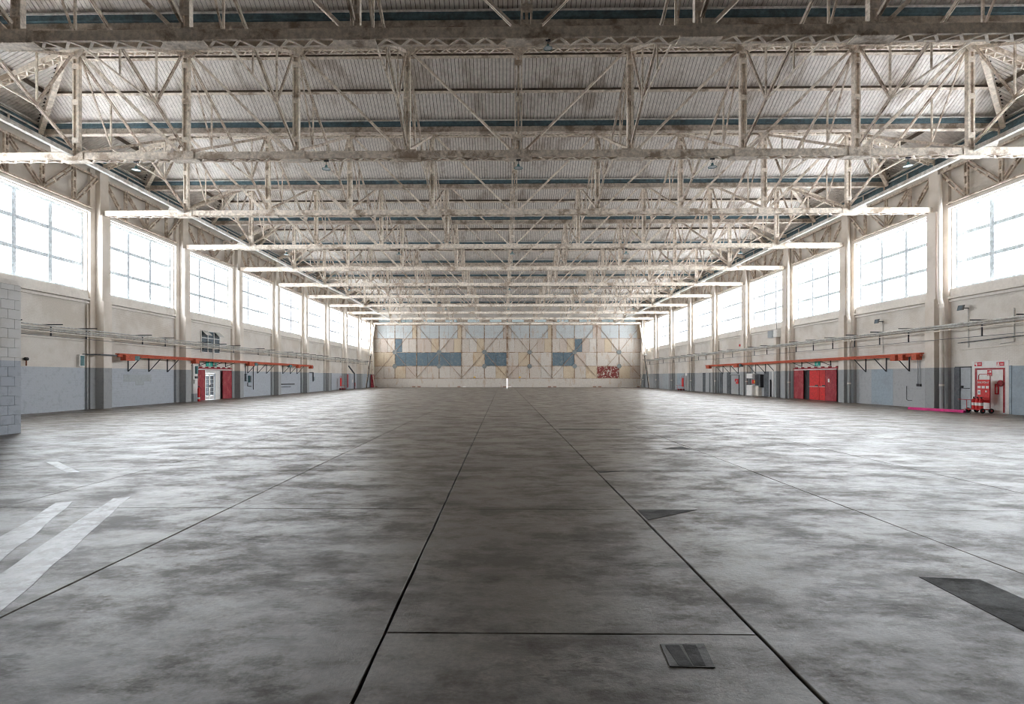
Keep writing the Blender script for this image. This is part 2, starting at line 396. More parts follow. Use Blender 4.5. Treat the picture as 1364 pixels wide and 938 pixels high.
# sliding doors of the back wall
LX = [-22.6, -15.27, -7.63, .06, 7.62, 15.17, 22.6]
ZL = [0.02, 1.5, 3.55, 5.9, 8.2, 10.5]
blue2 = {(1, 1), (2, 0), (2, 1), (3, 1), (5, 0)}; blue3 = {(1, 1), (5, 1)}
rnd = random.Random(3)
for n in range(1, 7):
    x0, x1 = LX[n - 1], LX[n]; xm = (x0 + x1) / 2; yf = YB + (.02 if n % 2 else .10)
    d = thing('door_%d' % n, '%s tall sliding hangar door leaf from the left, cream panels with cross bracing' % ORD[n], 'hangar door', (xm, yf, 0), kind='structure')
    H = (x1 - x0) / 2; ga = .04 if n == 4 else -.02; gb = .05 if n == 3 else -.02
    B(-H + ga, H - gb, -.03, .03, .0, ZL[1] - .04).build('skirting_panel', 'pw', d)
    for half in (0, 1):
        h0, h1 = (-H + .06, -.05) if half == 0 else (.05, H - .06)
        for row, cnt in ((1, 2), (2, 2), (3, 3)):
            z0, z1 = ZL[row] + .05, ZL[row + 1] - .05; wd = (h1 - h0) / cnt
            for c in range(cnt):
                m = rnd.choice(['pc', 'pc', 'pw', 'pp', 'py', 'pw'])
                if row == 2 and (n, half) in blue2: m = 'pb'
                if row == 3 and (n, half) in blue3 and c == 0: m = 'pb'
                if row == 1 and n == 6 and half == 0: m = 'pr'
                B(h0 + c * wd + .018, h0 + (c + 1) * wd - .018, -.02 - rnd.uniform(0, .012), .02, z0, z1).build('panel', m, d)
        # top row: pale glazed sheets with a cream strip at the outer edge
        z0, z1 = ZL[4] + .05, ZL[5] - .05; st = .62
        if half == 0: B(h0 + .015, h0 + st, -.02, .02, z0, z1).build('panel', rnd.choice(['pc', 'pp']), d); a, b = h0 + st + .03, h1 - .01
        else: B(h1 - st, h1 - .015, -.02, .02, z0, z1).build('panel', rnd.choice(['pc', 'pp', 'py']), d); a, b = h0 + .01, h1 - st - .03
        for c in range(2):
            for r in range(2):
                B(a + c * (b - a) / 2 + .01, a + (c + 1) * (b - a) / 2 - .01, -.03, .01, z0 + r * (z1 - z0) / 2 + .01, z0 + (r + 1) * (z1 - z0) / 2 - .01).build('upper_sheet', 'pg', d)
    B(-H + .06, H - .06, .03, .06, ZL[1], ZL[5]).build('backing', 'rust', d)
    top0 = ZL[1] - .04
    B(-H, -H + .07, -.07, .05, top0, ZL[5]).build('edge_post', 'rust', d); B(H - .07, H, -.07, .05, top0, ZL[5]).build('edge_post', 'rust', d)
    B(-.05, .05, -.07, .03, ZL[1], ZL[5]).build('centre_post', 'rust', d)
    for z in ZL[1:]: B(-H + .07, H - .07, -.05, .03, z - .05, z + .05).build('rail', 'rust', d)
    for sx in (-1, 1):
        MB().bar((0, -.1, 5.92), (sx * (H - .15), -.1, 10.35), .07, .05, (0, 1, 0)).build('brace', 'rust', d)
        MB().bar((0, -.1, 5.92), (sx * (H - .15), -.1, 1.75), .07, .05, (0, 1, 0)).build('brace', 'rust', d)
    for z in (5.92, 3.55):
        MB().poly([(-.42, -.13, z), (-.2, -.13, z + .36), (.2, -.13, z + .36), (.42, -.13, z), (.2, -.13, z - .36), (-.2, -.13, z - .36)], (0, .03, 0)).build('gusset_plate', 'plate', d)
    B(-H + .2, -H + .7, -.2, -.03, .02, .16).build('wheel_box', 'white' if n in (3, 4) else 'brown', d); B(H - .7, H - .2, -.2, -.03, .02, .16).build('wheel_box', 'brown', d)
    if n in (3, 4): B(-1.8, -1.5, -.12, -.03, 1.6, 1.78).build('bracket', 'yellow', d)
B(LX[3] - .12, LX[3] + .12, YB - .09, YB - .05, 1.5, 10.5).build('cover_strip', 'rust', bpy.data.objects['door_4']).matrix_parent_inverse = Matrix.Translation((-(LX[3] + LX[4]) / 2, -(YB + .10), 0))
tag(B(-22.86, 22.86, YB - .5, YB - .42, -.002, .006).build('door_track', 'dark'), 'dark steel door track in the floor before the back doors', 'door track', kind='structure')

# ------------------------------------------------------------------ roof
ce = MB(); up = .045
def slope_poly(i, dy):
    y0, y1 = T(i), T(i) + dy * BAY / 2
    return [(-HALFR, y0, RIDGE + up), (HALFR, y0, RIDGE + up), (WX + .1, y1, EAVE + up), (-WX - .1, y1, EAVE + up)]
for i in range(-1, 12):
    for dy in (-1, 1):
        n = len(ce.v); ce.v += slope_poly(i, dy); ce.f.append((n, n + 1, n + 2, n + 3))
    for s in (-1, 1):
        n = len(ce.v); ce.v += [(s * HALFR, T(i), RIDGE + up), (s * (WX + .1), T(i) - BAY / 2, EAVE + up), (s * (WX + .1), T(i) + BAY / 2, EAVE + up)]; ce.f.append((n, n + 1, n + 2))
ceo = tag(ce.build('ceiling', 'roof'), 'ridge-and-valley roof lined with pale painted boards', 'ceiling', kind='structure')
TAN = (RIDGE - EAVE) / (BAY / 2); HRUN = WX - HALFR
def slope_boards(dy):
    mb = MB(); x = -WX; bw_ = .16; r = random.Random(11)
    while x < WX:
        xa, xb = x + .011, min(x + bw_, WX) - .011; xc = abs((xa + xb) / 2)
        t = min(1.0, (WX - xc) / HRUN); dz = r.uniform(-.006, 0)
        ya, za = dy * BAY / 2, EAVE; yb, zb = dy * BAY / 2 * (1 - t), EAVE + (RIDGE - EAVE) * t
        n = len(mb.v)
        for (yy, zz) in ((ya, za), (yb, zb)):
            mb.v += [(xa, yy, zz + dz), (xb, yy, zz + dz), (xa, yy, zz + .03), (xb, yy, zz + .03)]
        mb.f += [(n, n + 1, n + 5, n + 4), (n, n + 4, n + 6, n + 2), (n + 1, n + 3, n + 7, n + 5)]
        x += bw_
    return mb.mesh('board_lining', 'board')
def hip_boards(s):
    mb = MB(); v = -BAY / 2; bw_ = .16; r = random.Random(5)
    while v < BAY / 2:
        va, vb = v + .011, v + bw_ - .011; t = max(0, 1 - abs((va + vb) / 2) / (BAY / 2)); dz = r.uniform(-.006, 0)
        n = len(mb.v)
        for xx, zz in ((s * WX, EAVE), (s * (WX - HRUN * t), EAVE + (RIDGE - EAVE) * t)):
            mb.v += [(xx, va, zz + dz), (xx, vb, zz + dz), (xx, va, zz + .03), (xx, vb, zz + .03)]
        mb.f += [(n, n + 1, n + 5, n + 4), (n, n + 4, n + 6, n + 2), (n + 1, n + 3, n + 7, n + 5)]
        v += bw_
    return mb.mesh('hip_board_lining', 'board')
def inst(name, me, loc, parent):
    o = bpy.data.objects.new(name, me); COL.objects.link(o); o.location = loc; o.parent = parent; return o
sb = {dy: slope_boards(dy) for dy in (-1, 1)}; hb = {s: hip_boards(s) for s in (-1, 1)}
pur = {}; flg = {}
for dy in (-1, 1):
    for q in (1, 2):
        t = q / 3; yy = dy * BAY / 2 * (1 - t); zz = EAVE + (RIDGE - EAVE) * t - .01; L = WX - HRUN * t
        nrm = Vector((0, dy * TAN, 1)).normalized(); c = Vector((0, yy, zz)) - nrm * .11
        pur[dy, q] = MB().bar(c + Vector((-L, 0, 0)), c + Vector((L, 0, 0)), .07, .20, tuple(nrm)).mesh('purlin', 'purlin')
        c2 = c - nrm * .115
        flg[dy, q] = MB().bar(c2 + Vector((-L, 0, 0)), c2 + Vector((L, 0, 0)), .11, .03, tuple(nrm)).mesh('purlin_flange', 'steel')
hpur = {}
for s in (-1, 1):
    for q in (1, 2):
        t = q / 3; xx = s * (WX - HRUN * t); zz = EAVE + (RIDGE - EAVE) * t - .10; L = BAY / 2 * (1 - t)
        hpur[s, q] = MB().bar((xx, -L, zz), (xx, L, zz), .07, .18).mesh('hip_purlin', 'purlin')
hraf = {}
for s in (-1, 1):
    for dy in (-1, 1):
        hraf[s, dy] = MB().bar((s * HALFR, 0, RIDGE - .45), (s * (WX - .2), dy * (BAY / 2 - .06), EAVE - .45), .2, .3).mesh('hip_rafter', 'steel')
for i in range(0, 12):
    loc = (0, T(i), 0)
    for dy in (-1, 1):
        if i == 11 and dy == 1: continue
        tag(inst('board_lining', sb[dy], loc, ceo), kind='stuff')
        for q in (1, 2):
            p = inst('purlin', pur[dy, q], loc, ceo); inst('purlin_flange', flg[dy, q], (0, 0, 0), p)
    for s in (-1, 1):
        tag(inst('hip_board_lining', hb[s], loc, ceo), kind='stuff')
        for q in (1, 2): inst('hip_purlin', hpur[s, q], loc, ceo)
        for dy in (-1, 1):
            if not (i == 11 and dy == 1): inst('hip_rafter', hraf[s, dy], loc, ceo)
# last half slope up to the end wall
gut = MB().box(-22.4, 22.4, -.16, .16, 13.56, 13.585).box(-22.4, 22.4, -.18, -.16, 13.56, 13.76).box(-22.4, 22.4, .16, .18, 13.56, 13.76).mesh('valley_gutter', 'gutter')
vbm = MB().box(-22.4, 22.4, -.05, .05, 13.30, 13.55).box(-22.4, 22.4, -.13, .13, 13.26, 13.30).mesh('valley_beam', 'beam')
vfl = MB().box(-22.4, 22.4, -.22, -.18, 13.74, 13.80).box(-22.4, 22.4, .18, .22, 13.74, 13.80).mesh('gutter_lip', 'steel_light')
for i in range(0, 11):
    loc = (0, T(i) + BAY / 2, 0)
    inst('valley_beam', vbm, loc, ceo); g = inst('valley_gutter', gut, loc, ceo); inst('gutter_lip', vfl, (0, 0, 0), g)

# ------------------------------------------------------------------ trusses
ZB0, ZB1, ZT0, ZT1 = 10.52, 10.76, 14.86, 15.06
def chan_pair(mb, x0, x1, z0, z1, hd=.18, th=.03, fl_=.08):
    for sy in (-1, 1):
        a, b = sorted((sy * hd, sy * (hd - th))); mb.box(x0, x1, a, b, z0, z1)
        a, b = sorted((sy * (hd + .0), sy * (hd - fl_)))
        mb.box(x0, x1, a, b, z0 - .015, z0); mb.box(x0, x1, a, b, z1, z1 + .015)
    return mb
def truss_proto(fine):
    root = thing('roof_truss', '', 'truss', (0, 0, ZB0))
    def bld(mb, name, m='steel', par=None): return mb.build(name, m, par or root, (0, 0, -ZB0) if not par else (0, 0, 0))
    bc = bld(chan_pair(MB(), -22.3, 22.3, ZB0, ZB1), 'bottom_chord')
    tc = bld(chan_pair(MB(), -4 * PAN - .25, 4 * PAN + .25, ZT0, ZT1, .16), 'top_chord')
    # lacing under both chords
    V = .64; zz = ZB0 - .03
    nb = int(44.4 / V); allb = MB()
    b1 = MB().bar((0, -.16, 0), (V / 2, .16, 0), .065, .02).mesh('lacing_bar', 'steel'); b2 = MB().bar((V / 2, .16, 0), (V, -.16, 0), .065, .02).mesh('lacing_bar', 'steel')
    for k in range(nb):
        x = -22.2 + k * V
        if min(abs(x + V / 2 - c * PAN) for c in range(-5, 6)) < .42: continue
        if fine: inst('lacing_bar', b1, (x, 0, zz), bc); inst('lacing_bar', b2, (x, 0, zz), bc)
        else: allb.bar((x, -.16, zz), (x + V / 2, .16, zz), .065, .02); allb.bar((x + V / 2, .16, zz), (x + V, -.16, zz), .065, .02)
    if not fine: tag(bld(allb, 'lacing', par=bc), kind='stuff')
    tl = MB()
    for k in range(int(8 * PAN / .5)):
        x = -4 * PAN + k * .5; tl.bar((x, -.14, ZT0 - .025), (x + .25, .14, ZT0 - .025), .05, .02); tl.bar((x + .25, .14, ZT0 - .025), (x + .5, -.14, ZT0 - .025), .05, .02)
    tag(bld(tl, 'lacing', par=tc), kind='stuff')
    # posts: two flanges and a recessed web, batten plates
    for k in range(-4, 5):
        x = k * PAN; mb = MB(); w_ = .13 if k else .15
        for sx in (-1, 1): a, b = sorted((x + sx * w_, x + sx * (w_ - .055))); mb.box(a, b, -.09, .09, ZB1, ZT0)
        mb.box(x - .04, x + .04, -.03, .03, ZB1, ZT0)
        for z in (11.3, 12.85, 14.3): mb.box(x - w_ - .004, x + w_ + .004, -.105, -.09, z - .11, z + .11)
        bld(mb, 'post')
        g = MB().box(x - .40, x + .40, -.21, -.195, ZB0 - .03, ZB1 + .05).box(x - .55, x + .55, -.2, .2, ZB0 - .055, ZB0 - .03)
        bld(g, 'gusset_plate')
        if fine:
            rv = MB()
            for a in range(12):
                for zr in (ZB0, ZB1 + .03): rv.box(x - .38 + a * .066, x - .355 + a * .066, -.222, -.21, zr, zr + .022)
                rv.box(x - .5 + a * .088, x - .475 + a * .088, -.19, -.165, ZB0 - .067, ZB0 - .055); rv.box(x - .5 + a * .088, x - .475 + a * .088, .165, .19, ZB0 - .067, ZB0 - .055)
            tag(bld(rv, 'rivets'), kind='stuff')
        g = MB().poly([(x - .45, -.185, ZT1), (x + .45, -.185, ZT1), (x + .35, -.185, ZT0 - .1), (x + .16, -.185, ZT0 - .3), (x - .16, -.185, ZT0 - .3), (x - .35, -.185, ZT0 - .1)], (0, .02, 0))
        bld(g, 'gusset_plate')
    for k in range(4):
        for s in (-1, 1):
            mb = MB(); p = (s * ((4 - k) * PAN - .12), 0, ZT0); q = (s * ((3 - k) * PAN + .2), 0, ZB1); wd = (.12, .105, .09, .075)[k]
            for o in (-.05, .05): mb.bar(p, q, wd, .035, (0, 1, 0), (0, o))
            mb.bar(p, q, wd * .35, .07, (0, 1, 0)); bld(mb, 'diagonal')
    for s in (-1, 1):   # sloping end chord with zigzag lacing, strut below
        mb = MB(); p = Vector((s * (4 * PAN + .2), 0, 14.96)); q = Vector((s * 22.36, 0, 13.2))
        for o in (-.14, .14): mb.bar(p, q, .035, .2, (0, 0, 1), (o, 0))
        er = bld(mb, 'end_chord')
        lm = MB(); n = 12
        for k in range(n):
            a = p.lerp(q, k / n); b = p.lerp(q, (k + .5) / n); c = p.lerp(q, (k + 1) / n); dn = Vector((0, 0, -.12))
            lm.bar(a + dn + Vector((0, -.13, 0)), b + dn + Vector((0, .13, 0)), .05, .02); lm.bar(b + dn + Vector((0, .13, 0)), c + dn + Vector((0, -.13, 0)), .05, .02)
        tag(bld(lm, 'lacing', par=er), kind='stuff')
        bld(MB().bar((s * 22.2, 0, ZB1 + .02), (s * (4 * PAN + .1), 0, ZB1 + .05), .18, .06), 'bearing_plate')
    return root
names = ['overhead of the camera', 'nearest in view, rust-stained', 'second from the camera', 'third from the camera', 'fourth from the camera', 'fifth from the camera', 'sixth from the camera', 'seventh from the camera', 'eighth from the camera', 'ninth from the camera', 'tenth from the camera', 'farthest, just before the back doors']
pf = truss_proto(True); pc = truss_proto(False); used = {0: False, 1: False}
for i in range(0, 12):
    pr = pf if i in (1, 2) else pc; key = 0 if i in (1, 2) else 1
    o = copy_tree(pr) if used[key] else pr; used[key] = True
    o.location = (0, T(i), ZB0); o['label'] = 'flat steel lattice roof truss spanning the hangar, ' + names[i]; o['group'] = 'roof trusses'

# ------------------------------------------------------------------ cross bracing between the trusses (one set per bay)
def bracing_proto():
    root = thing('truss_bracing', '', 'bracing', (0, 0, ZB1))
    zb, zt = .08, ZT0 - ZB1 - .05
    zm = (zb + zt) / 2
    def A(y): return zt + (zb - zt) * y / BAY
    def Bq(y): return zb + (zt - zb) * y / BAY
    me = {}
    def dbl(p, q, w_, h_, gap):
        mb = MB()
        for o in (-gap, gap): mb.bar(p, q, w_, h_, (0, 0, 1), (o, 0))
        return mb
    e = .22
    me['diagonal_a'] = dbl((0, e, A(e)), (0, BAY - e, A(BAY - e)), .03, .10, .03).mesh('diagonal', 'steel2')
    me['diagonal_b1'] = dbl((0, e, Bq(e)), (0, BAY / 2 - .06, Bq(BAY / 2) - .05), .03, .10, .03).mesh('diagonal', 'steel2')
    me['diagonal_b2'] = dbl((0, BAY / 2 + .06, Bq(BAY / 2) + .05), (0, BAY - e, Bq(BAY - e)), .03, .10, .03).mesh('diagonal', 'steel2')
    q1, q3 = BAY / 4, BAY * .75
    me['strut_n'] = MB().bar((0, e, zt - .05), (0, q1, Bq(q1) + .05), .06, .045).mesh('strut', 'steel2')
    me['strut_f'] = dbl((0, BAY - e, zt - .05), (0, q3, A(q3) + .05), .025, .075, .025).mesh('strut', 'steel2')
    me['up_n'] = MB().bar((0, q1, Bq(q1) + .05), (0, q1, A(q1) - .05), .06, .06).mesh('upright', 'steel')
    me['up_f'] = MB().bar((0, q3, A(q3) + .05), (0, q3, Bq(q3) - .05), .06, .06).mesh('upright', 'steel')
    me['tie'] = MB().bar((0, q1 + .03, Bq(q1) - .02), (0, q3 - .03, A(q3) - .02), .05, .06).mesh('tie_rod', 'steel')
    me['hang'] = MB().bar((0, BAY / 2, Bq(q1) + .02), (0, BAY / 2, zm - .06), .05, .05).mesh('hanger', 'steel')
    nm = dict(diagonal_a='diagonal', diagonal_b1='diagonal', diagonal_b2='diagonal', strut_n='strut', strut_f='strut', up_n='upright', up_f='upright', tie='tie_rod', hang='hanger')
    for k in (-4, -3, -2, -1, 1, 2, 3, 4):
        for a, m_ in me.items(): inst(nm[a], m_, (k * PAN, 0, 0), root)
    lt = MB().box(-.08, .08, .2, BAY - .2, -.20, -.12).box(-.05, .05, .2, BAY - .2, -.12, -.02).mesh('longitudinal_tie', 'steel_light')
    for s in (-1, 1):
        inst('longitudinal_tie', lt, (s * (4 * PAN + .05), 0, .06), root)
        MB().poly([(s * 4 * PAN, .19, .04), (s * (4 * PAN + .9), .19, .04), (s * (4 * PAN + .05), 1.3, .04)], (0, 0, .02)).build('corner_plate', 'steel_light', root)
        MB().poly([(s * 4 * PAN, BAY - .19, .04), (s * (4 * PAN + .9), BAY - .19, .04), (s * (4 * PAN + .05), BAY - 1.3, .04)], (0, 0, .02)).build('corner_plate', 'steel_light', root)
    return root
pb_ = bracing_proto()
for i in range(0, 11):
    o = pb_ if i == 0 else copy_tree(pb_)
    o.location = (0, T(i), ZB1)
    o['label'] = ('steel cross bracing before the nearest roof truss in view' if i == 0 else 'steel cross bracing between the %s and %s roof trusses from the camera' % (ORD[i], ORD[i + 1]))
    o['group'] = 'bracing between roof trusses'

# ------------------------------------------------------------------ pendant lamps
def lamp_proto():
    r = thing('pendant_lamp', '', 'lamp')
    MB().tube([(0, 0, 0), (0, 0, -.3)], .012, 6).build('stem', 'dark', r)
    B(-.09, .09, -.03, .03, -.06, 0).build('hook_plate', 'dark', r)
    sh = MB().lathe([(.04, -.20), (.05, -.26), (.06, -.29), (.17, -.35), (.175, -.365), (.16, -.36), (.06, -.31), (.03, -.30)], (0, 0, 0), n=20).build('shade', 'teal', r)
    MB().lathe([(.15, -.354), (.06, -.325), (.02, -.32)], (0, 0, 0), n=20).build('reflector', 'lamp_in', sh)
    MB().lathe([(.02, -.31), (.035, -.33), (.035, -.345), (.02, -.355)], (0, 0, 0), n=12).build('bulb', 'white', r)
    return r
lp = lamp_proto(); first = True
pos_w = {-2: 'far left', -1: 'left of centre', 0: 'centre', 1: 'right of centre', 2: 'far right'}
LA = [(1, .55, 'small round pendant lamp hanging from the nearest truss')] 
for i in (2, 4, 6, 8, 10):
    for k in range(-2, 3): LA.append((i, k * 7.75, 'round pendant lamp at the %s of the %s truss from the camera' % (pos_w[k], ORD[i])))
for i, x, lab in LA:
    o = lp if first else copy_tree(lp); first = False
    o.location = (x, T(i) + (.0 if i > 1 else -.1), ZB0 - .04); o.scale = (.65,) * 3 if i == 1 else (1,) * 3; o['label'] = lab; o['group'] = 'pendant lamps on the trusses'

# ------------------------------------------------------------------ left annex of concrete blocks
an = tag(B(-22.86, -15.62, YF, 16.3, 0, 4.52).build('wall_annex', 'block'), 'pale concrete block annex at the left edge with grey dado', 'wall', kind='structure')
B(-22.9, -15.45, YF, 16.5, 4.52, 4.66).build('annex_coping', 'trim', an)
z = 0.0; row = 0
while z < 4.5:
    z1 = min(z + .29, 4.52); y = 16.5
    off = .225 if row % 2 else 0
    edges = [16.5]; e = 16.5 - (.225 if row % 2 else .45)
    while e > 13.0: edges.append(e); e -= .45
    edges.append(12.8)
    for a, b in zip(edges[:-1], edges[1:]): B(-15.62, -15.45 - random.uniform(0, .004), b + .005, a - .005, z + .005, z1 - .005).build('block', 'block', an)
    z = z1; row += 1
B(-15.62, -15.455, YF, 12.8, 0, 4.52).build('block_face', 'block', an)
B(-22.86, -15.62, 16.3, 16.5, 0, 4.52).build('block_face', 'block', an)

# ------------------------------------------------------------------ wall services
def SX(s, x): return s * x
class W:
    """builder in wall coordinates: d = distance out from the wall face into the hall"""
    def __init__(s, side, wx=WX): s.s = side; s.wx = wx
    def x(s, d): return s.s * (s.wx - d)
    def box(s, d0, d1, y0, y1, z0, z1, mb=None):
        mb = mb or MB(); a, b = sorted((s.x(d0), s.x(d1))); return mb.box(a, b, min(y0, y1), max(y0, y1), z0, z1)
    def p(s, d, y, z): return (s.x(d), y, z)
LW, RW = W(-1), W(1)

# pipe runs with outrigger brackets
for wl, nm, zs, y0, y1, step, ph in ((LW, 'left', (4.16, 4.04, 3.95), 16.6, 88, 2.2, 29.5), (RW, 'right', (4.38, 4.27), 4.0, 88, 2.35, 28.0)):
    pr = thing('pipe_run', 'thin service pipes on outrigger brackets running along the %s wall' % nm, 'pipes')
    dd = .67
    for k, z in enumerate(zs):
        MB().tube([wl.p(dd, y0, z), wl.p(dd, y1, z)], .035 if nm == 'left' else (.055, .045)[k], 8).build('pipe', 'pipe', pr)
    MB().tube([wl.p(.62, y0, 3.86 if nm == 'left' else 4.14), wl.p(.62, y1, 3.86 if nm == 'left' else 4.14)], .03, 6).build('pipe', 'cpipe', pr)
    MB().tube([wl.p(.625, y0, 3.68), wl.p(.625, y1, 3.68)], .014, 6).build('cable', 'dkgrey', pr)
    y = ph - 12 * step + .6
    while y < 88:
        if abs((y - T(0)) % BAY) > .9 and abs((y - T(0)) % BAY) < BAY - .9 and y > y0:
            mb = MB(); wl.box(.025, 1.15, y - .02, y + .02, zs[0] + .05, zs[0] + .10, mb); wl.box(.56, .61, y - .025, y + .025, 3.68, zs[0] + .05, mb); wl.box(.025, .56, y - .008, y + .008, zs[0] - .2, zs[0] - .18, mb)
            mb.build('bracket', 'dark', pr)
        y += step

# red rails on triangular brackets
def crane_rail(wl, nm, y0, y1, boxes, ends):
    r = thing('crane_rail', 'long orange-red steel rail on black triangular brackets along the %s wall' % nm, 'rail')
    wl.box(.62, .86, y0, y1, 2.98, 3.05).build('rail', 'orange', r); wl.box(.70, .78, y0, y1, 2.86, 2.98).build('rail_web', 'orange', r)
    y = y0 + 1.9
    while y < y1:
        if wl is RW and 46.2 < y < 46.8: y += .25       # clear of the trunking riser
        f = (y - T(0)) % BAY; dn = .62 if (f < .36 or f > BAY - .36) else (.17 if f < .7 or f > BAY - .7 else 0)
        if dn < .6:
            zl = 2.53 if 37.9 < y < 43.9 else 2.05
            wl.box(dn, dn + .05, y - .025, y + .025, zl, 2.95, MB()).build('bracket_post', 'dark', r)
            MB().bar(wl.p(dn + .05, y, zl + .03), wl.p(.76, y, 2.85), .04, .04).build('bracket_strut', 'dark', r)
            wl.box(dn + .05, .70, y - .02, y + .02, 2.9, 2.95).build('bracket_arm', 'dark', r)
        y += 1.88
    for yy, L in boxes: wl.box(.63, .95, yy, yy + L, 2.66, 2.98).build('trolley_box', 'orange', r)
    for yy, L in ends: wl.box(.64, .90, yy, yy + L, 2.70, 2.95).build('motor', 'teal', r)
    return r
crane_rail(LW, 'left', 29.95, 60.8, [(30.35, .75), (37.3, .45), (45.3, .9), (56.2, .6), (60.0, .5)], [(31.15, .45), (46.4, .5), (54.0, .6), (60.5, .3)])
crane_rail(RW, 'right', 29.75, 61.1, [(29.9, .35), (30.9, .35), (31.5, .4), (52.6, .8), (59.8, .8)], [(51.9, .35)])

# right wall downpipes
for i in range(2, 12):
    y = T(i) - .52
    mb = MB().tube([(22.42, y + .02, 12.4), (22.42, y + .02, 6.0), (22.42, y + .02, 5.86), (22.42, y - .1, 5.55), (22.42, y - .1, 5.3), (22.42, y - .1, .0)], .10, 10)
    d = thing('downpipe', 'cream rainwater downpipe beside the %s pier of the right wall' % ORD[i + 1], 'downpipe', (22.42, y - .1, 0), 'downpipes on the right wall')
    o = mb.build('pipe', 'pier', d); o.location = (-22.42, -(y - .1), 0)
    for z in (1.3, 3.4, 5.4, 7.6, 9.8):
        yy = .12 if z > 5.8 else 0; xx = 0
        MB().lathe([(.10, -.05), (.12, -.05), (.12, .05), (.10, .05)], (xx, yy, z), n=12).build('collar', 'cpipe', d)

# ------------------------------------------------------------------ left wall objects
def sbox(wl, label, y0, y1, z0, z1, dep=.16, m='grey', face=None, fm=None, cat='switch box', base=0):
    o = thing('switch_box', label, cat, wl.p(base, (y0 + y1) / 2, z0))
    inv = Matrix.Translation(-Vector(o.location))
    def add(mb, n, mm, par=o):
        c = mb.build(n, mm, par)
        if par is o: c.matrix_parent_inverse = inv
        return c
    b = add(wl.box(base, base + dep, y0, y1, z0, z1), 'body', m)
    e = .15 * (y1 - y0)
    if fm: wl.box(base + dep, base + dep + .02, y0 + e, y1 - e, z0 + .06, z1 - .06).build('cover', fm, b)
    return o
def put(mb, name, m, label, cat, group=None, kind=None): return tag(mb.build(name, m), label, cat, group, kind)

sbox(LW, 'pale switch box with teal cover above the left dado near the annex', 28.0, 28.35, 2.26, 2.9, .16, 'white', None, 'teal')
put(LW.box(.05, .11, 28.76 - .18, 28.76 - .1, 0, 5.6), 'conduit', 'pier', 'slim vertical conduit beside the third left pier', 'conduit')
put(MB().tube([LW.p(.0, 28.4, 2.92), LW.p(.2, 28.45, 2.92), LW.p(.72, 28.7, 2.92), LW.p(.72, 29.94, 2.92)], .04), 'conduit', 'dkgrey', 'short dark conduit feeding the left red rail across a pier', 'conduit')
t = thing('stub_pipe', 'short rusty stub pipe with a black valve on the left wall', 'pipe', LW.p(.1, 24.9, 2.25))
MB().tube([(0, 0, 0), (0, 0, .28)], .03).build('pipe', 'brown', t); MB().lathe([(.05, -.09), (.08, -.06), (.08, .06), (.05, .09)], (0, 0, .32), 'y', 10).build('valve', 'black', t)
# paint patch on dado
put(LW.box(0, .004, 31.5, 34.0, 1.45, 1.88, LW.box(0, .004, 32.5, 33.3, 1.22, 1.45)), 'paint_patch', 'grey', 'greener grey paint patch on the left dado', 'paint patch', kind='structure')

# left doorway: two maroon sliding leaves, white surround, glazed double door
def sliding_doors(wl, n, ya, yb, name):
    o = thing('door_%d' % n, name, 'door', wl.p(.1, (ya + yb) / 2, 0), kind='structure')
    inv = Matrix.Translation(-Vector(o.location))
    def add(mb, nm, m, par=None):
        c = mb.build(nm, m, par or o)
        if par is None: c.matrix_parent_inverse = inv
        return c
    for z0, z1 in ((.02, 1.13), (1.15, 2.24)): add(wl.box(.17, .22, ya, yb, z0, z1), 'leaf_panel', 'maroon')
    for y in (ya, yb - .05): add(wl.box(.22, .235, y, y + .05, .02, 2.24), 'edge_strip', 'maroon')
    add(wl.box(.22, .235, ya + .05, yb - .05, 1.11, 1.17), 'mid_strip', 'maroon')
    return o, add
sliding_doors(LW, 7, 38.42, 39.75, 'maroon sliding door leaf on the near side of the glazed left doorway')
sliding_doors(LW, 8, 42.35, 43.72, 'maroon sliding door leaf on the far side of the glazed left doorway')
def door_rail(wl, y0, y1, lab):
    r = thing('door_rail', lab, 'door rail', wl.p(.2, (y0 + y1) / 2, 2.3)); inv = Matrix.Translation(-Vector(r.location))
    for mb, nm, m in [(wl.box(.16, .24, y0, y1, 2.33, 2.41), 'track', 'maroon'), (wl.box(.15, .22, y0 + .2, y1 - .1, 2.26, 2.32), 'guide', 'white')]: mb.build(nm, m, r).matrix_parent_inverse = inv
    k = int((y1 - y0) / .9)
    for a in range(k + 1):
        y = y0 + .25 + a * (y1 - y0 - .5) / k; wl.box(0, .2, y - .05, y + .05, 2.41, 2.5).build('hanger', 'maroon', r).matrix_parent_inverse = inv
door_rail(LW, 38.36, 43.8, 'maroon overhead track of the left doorway')
put(LW.box(0, .02, 39.8, 40.28, 0, 2.25, LW.box(0, .02, 41.62, 42.3, 0, 2.25, LW.box(0, .02, 40.28, 41.62, 2.0, 2.25))), 'trim_90', 'white', 'white painted surround of the glazed left double door', 'door surround', kind='structure')
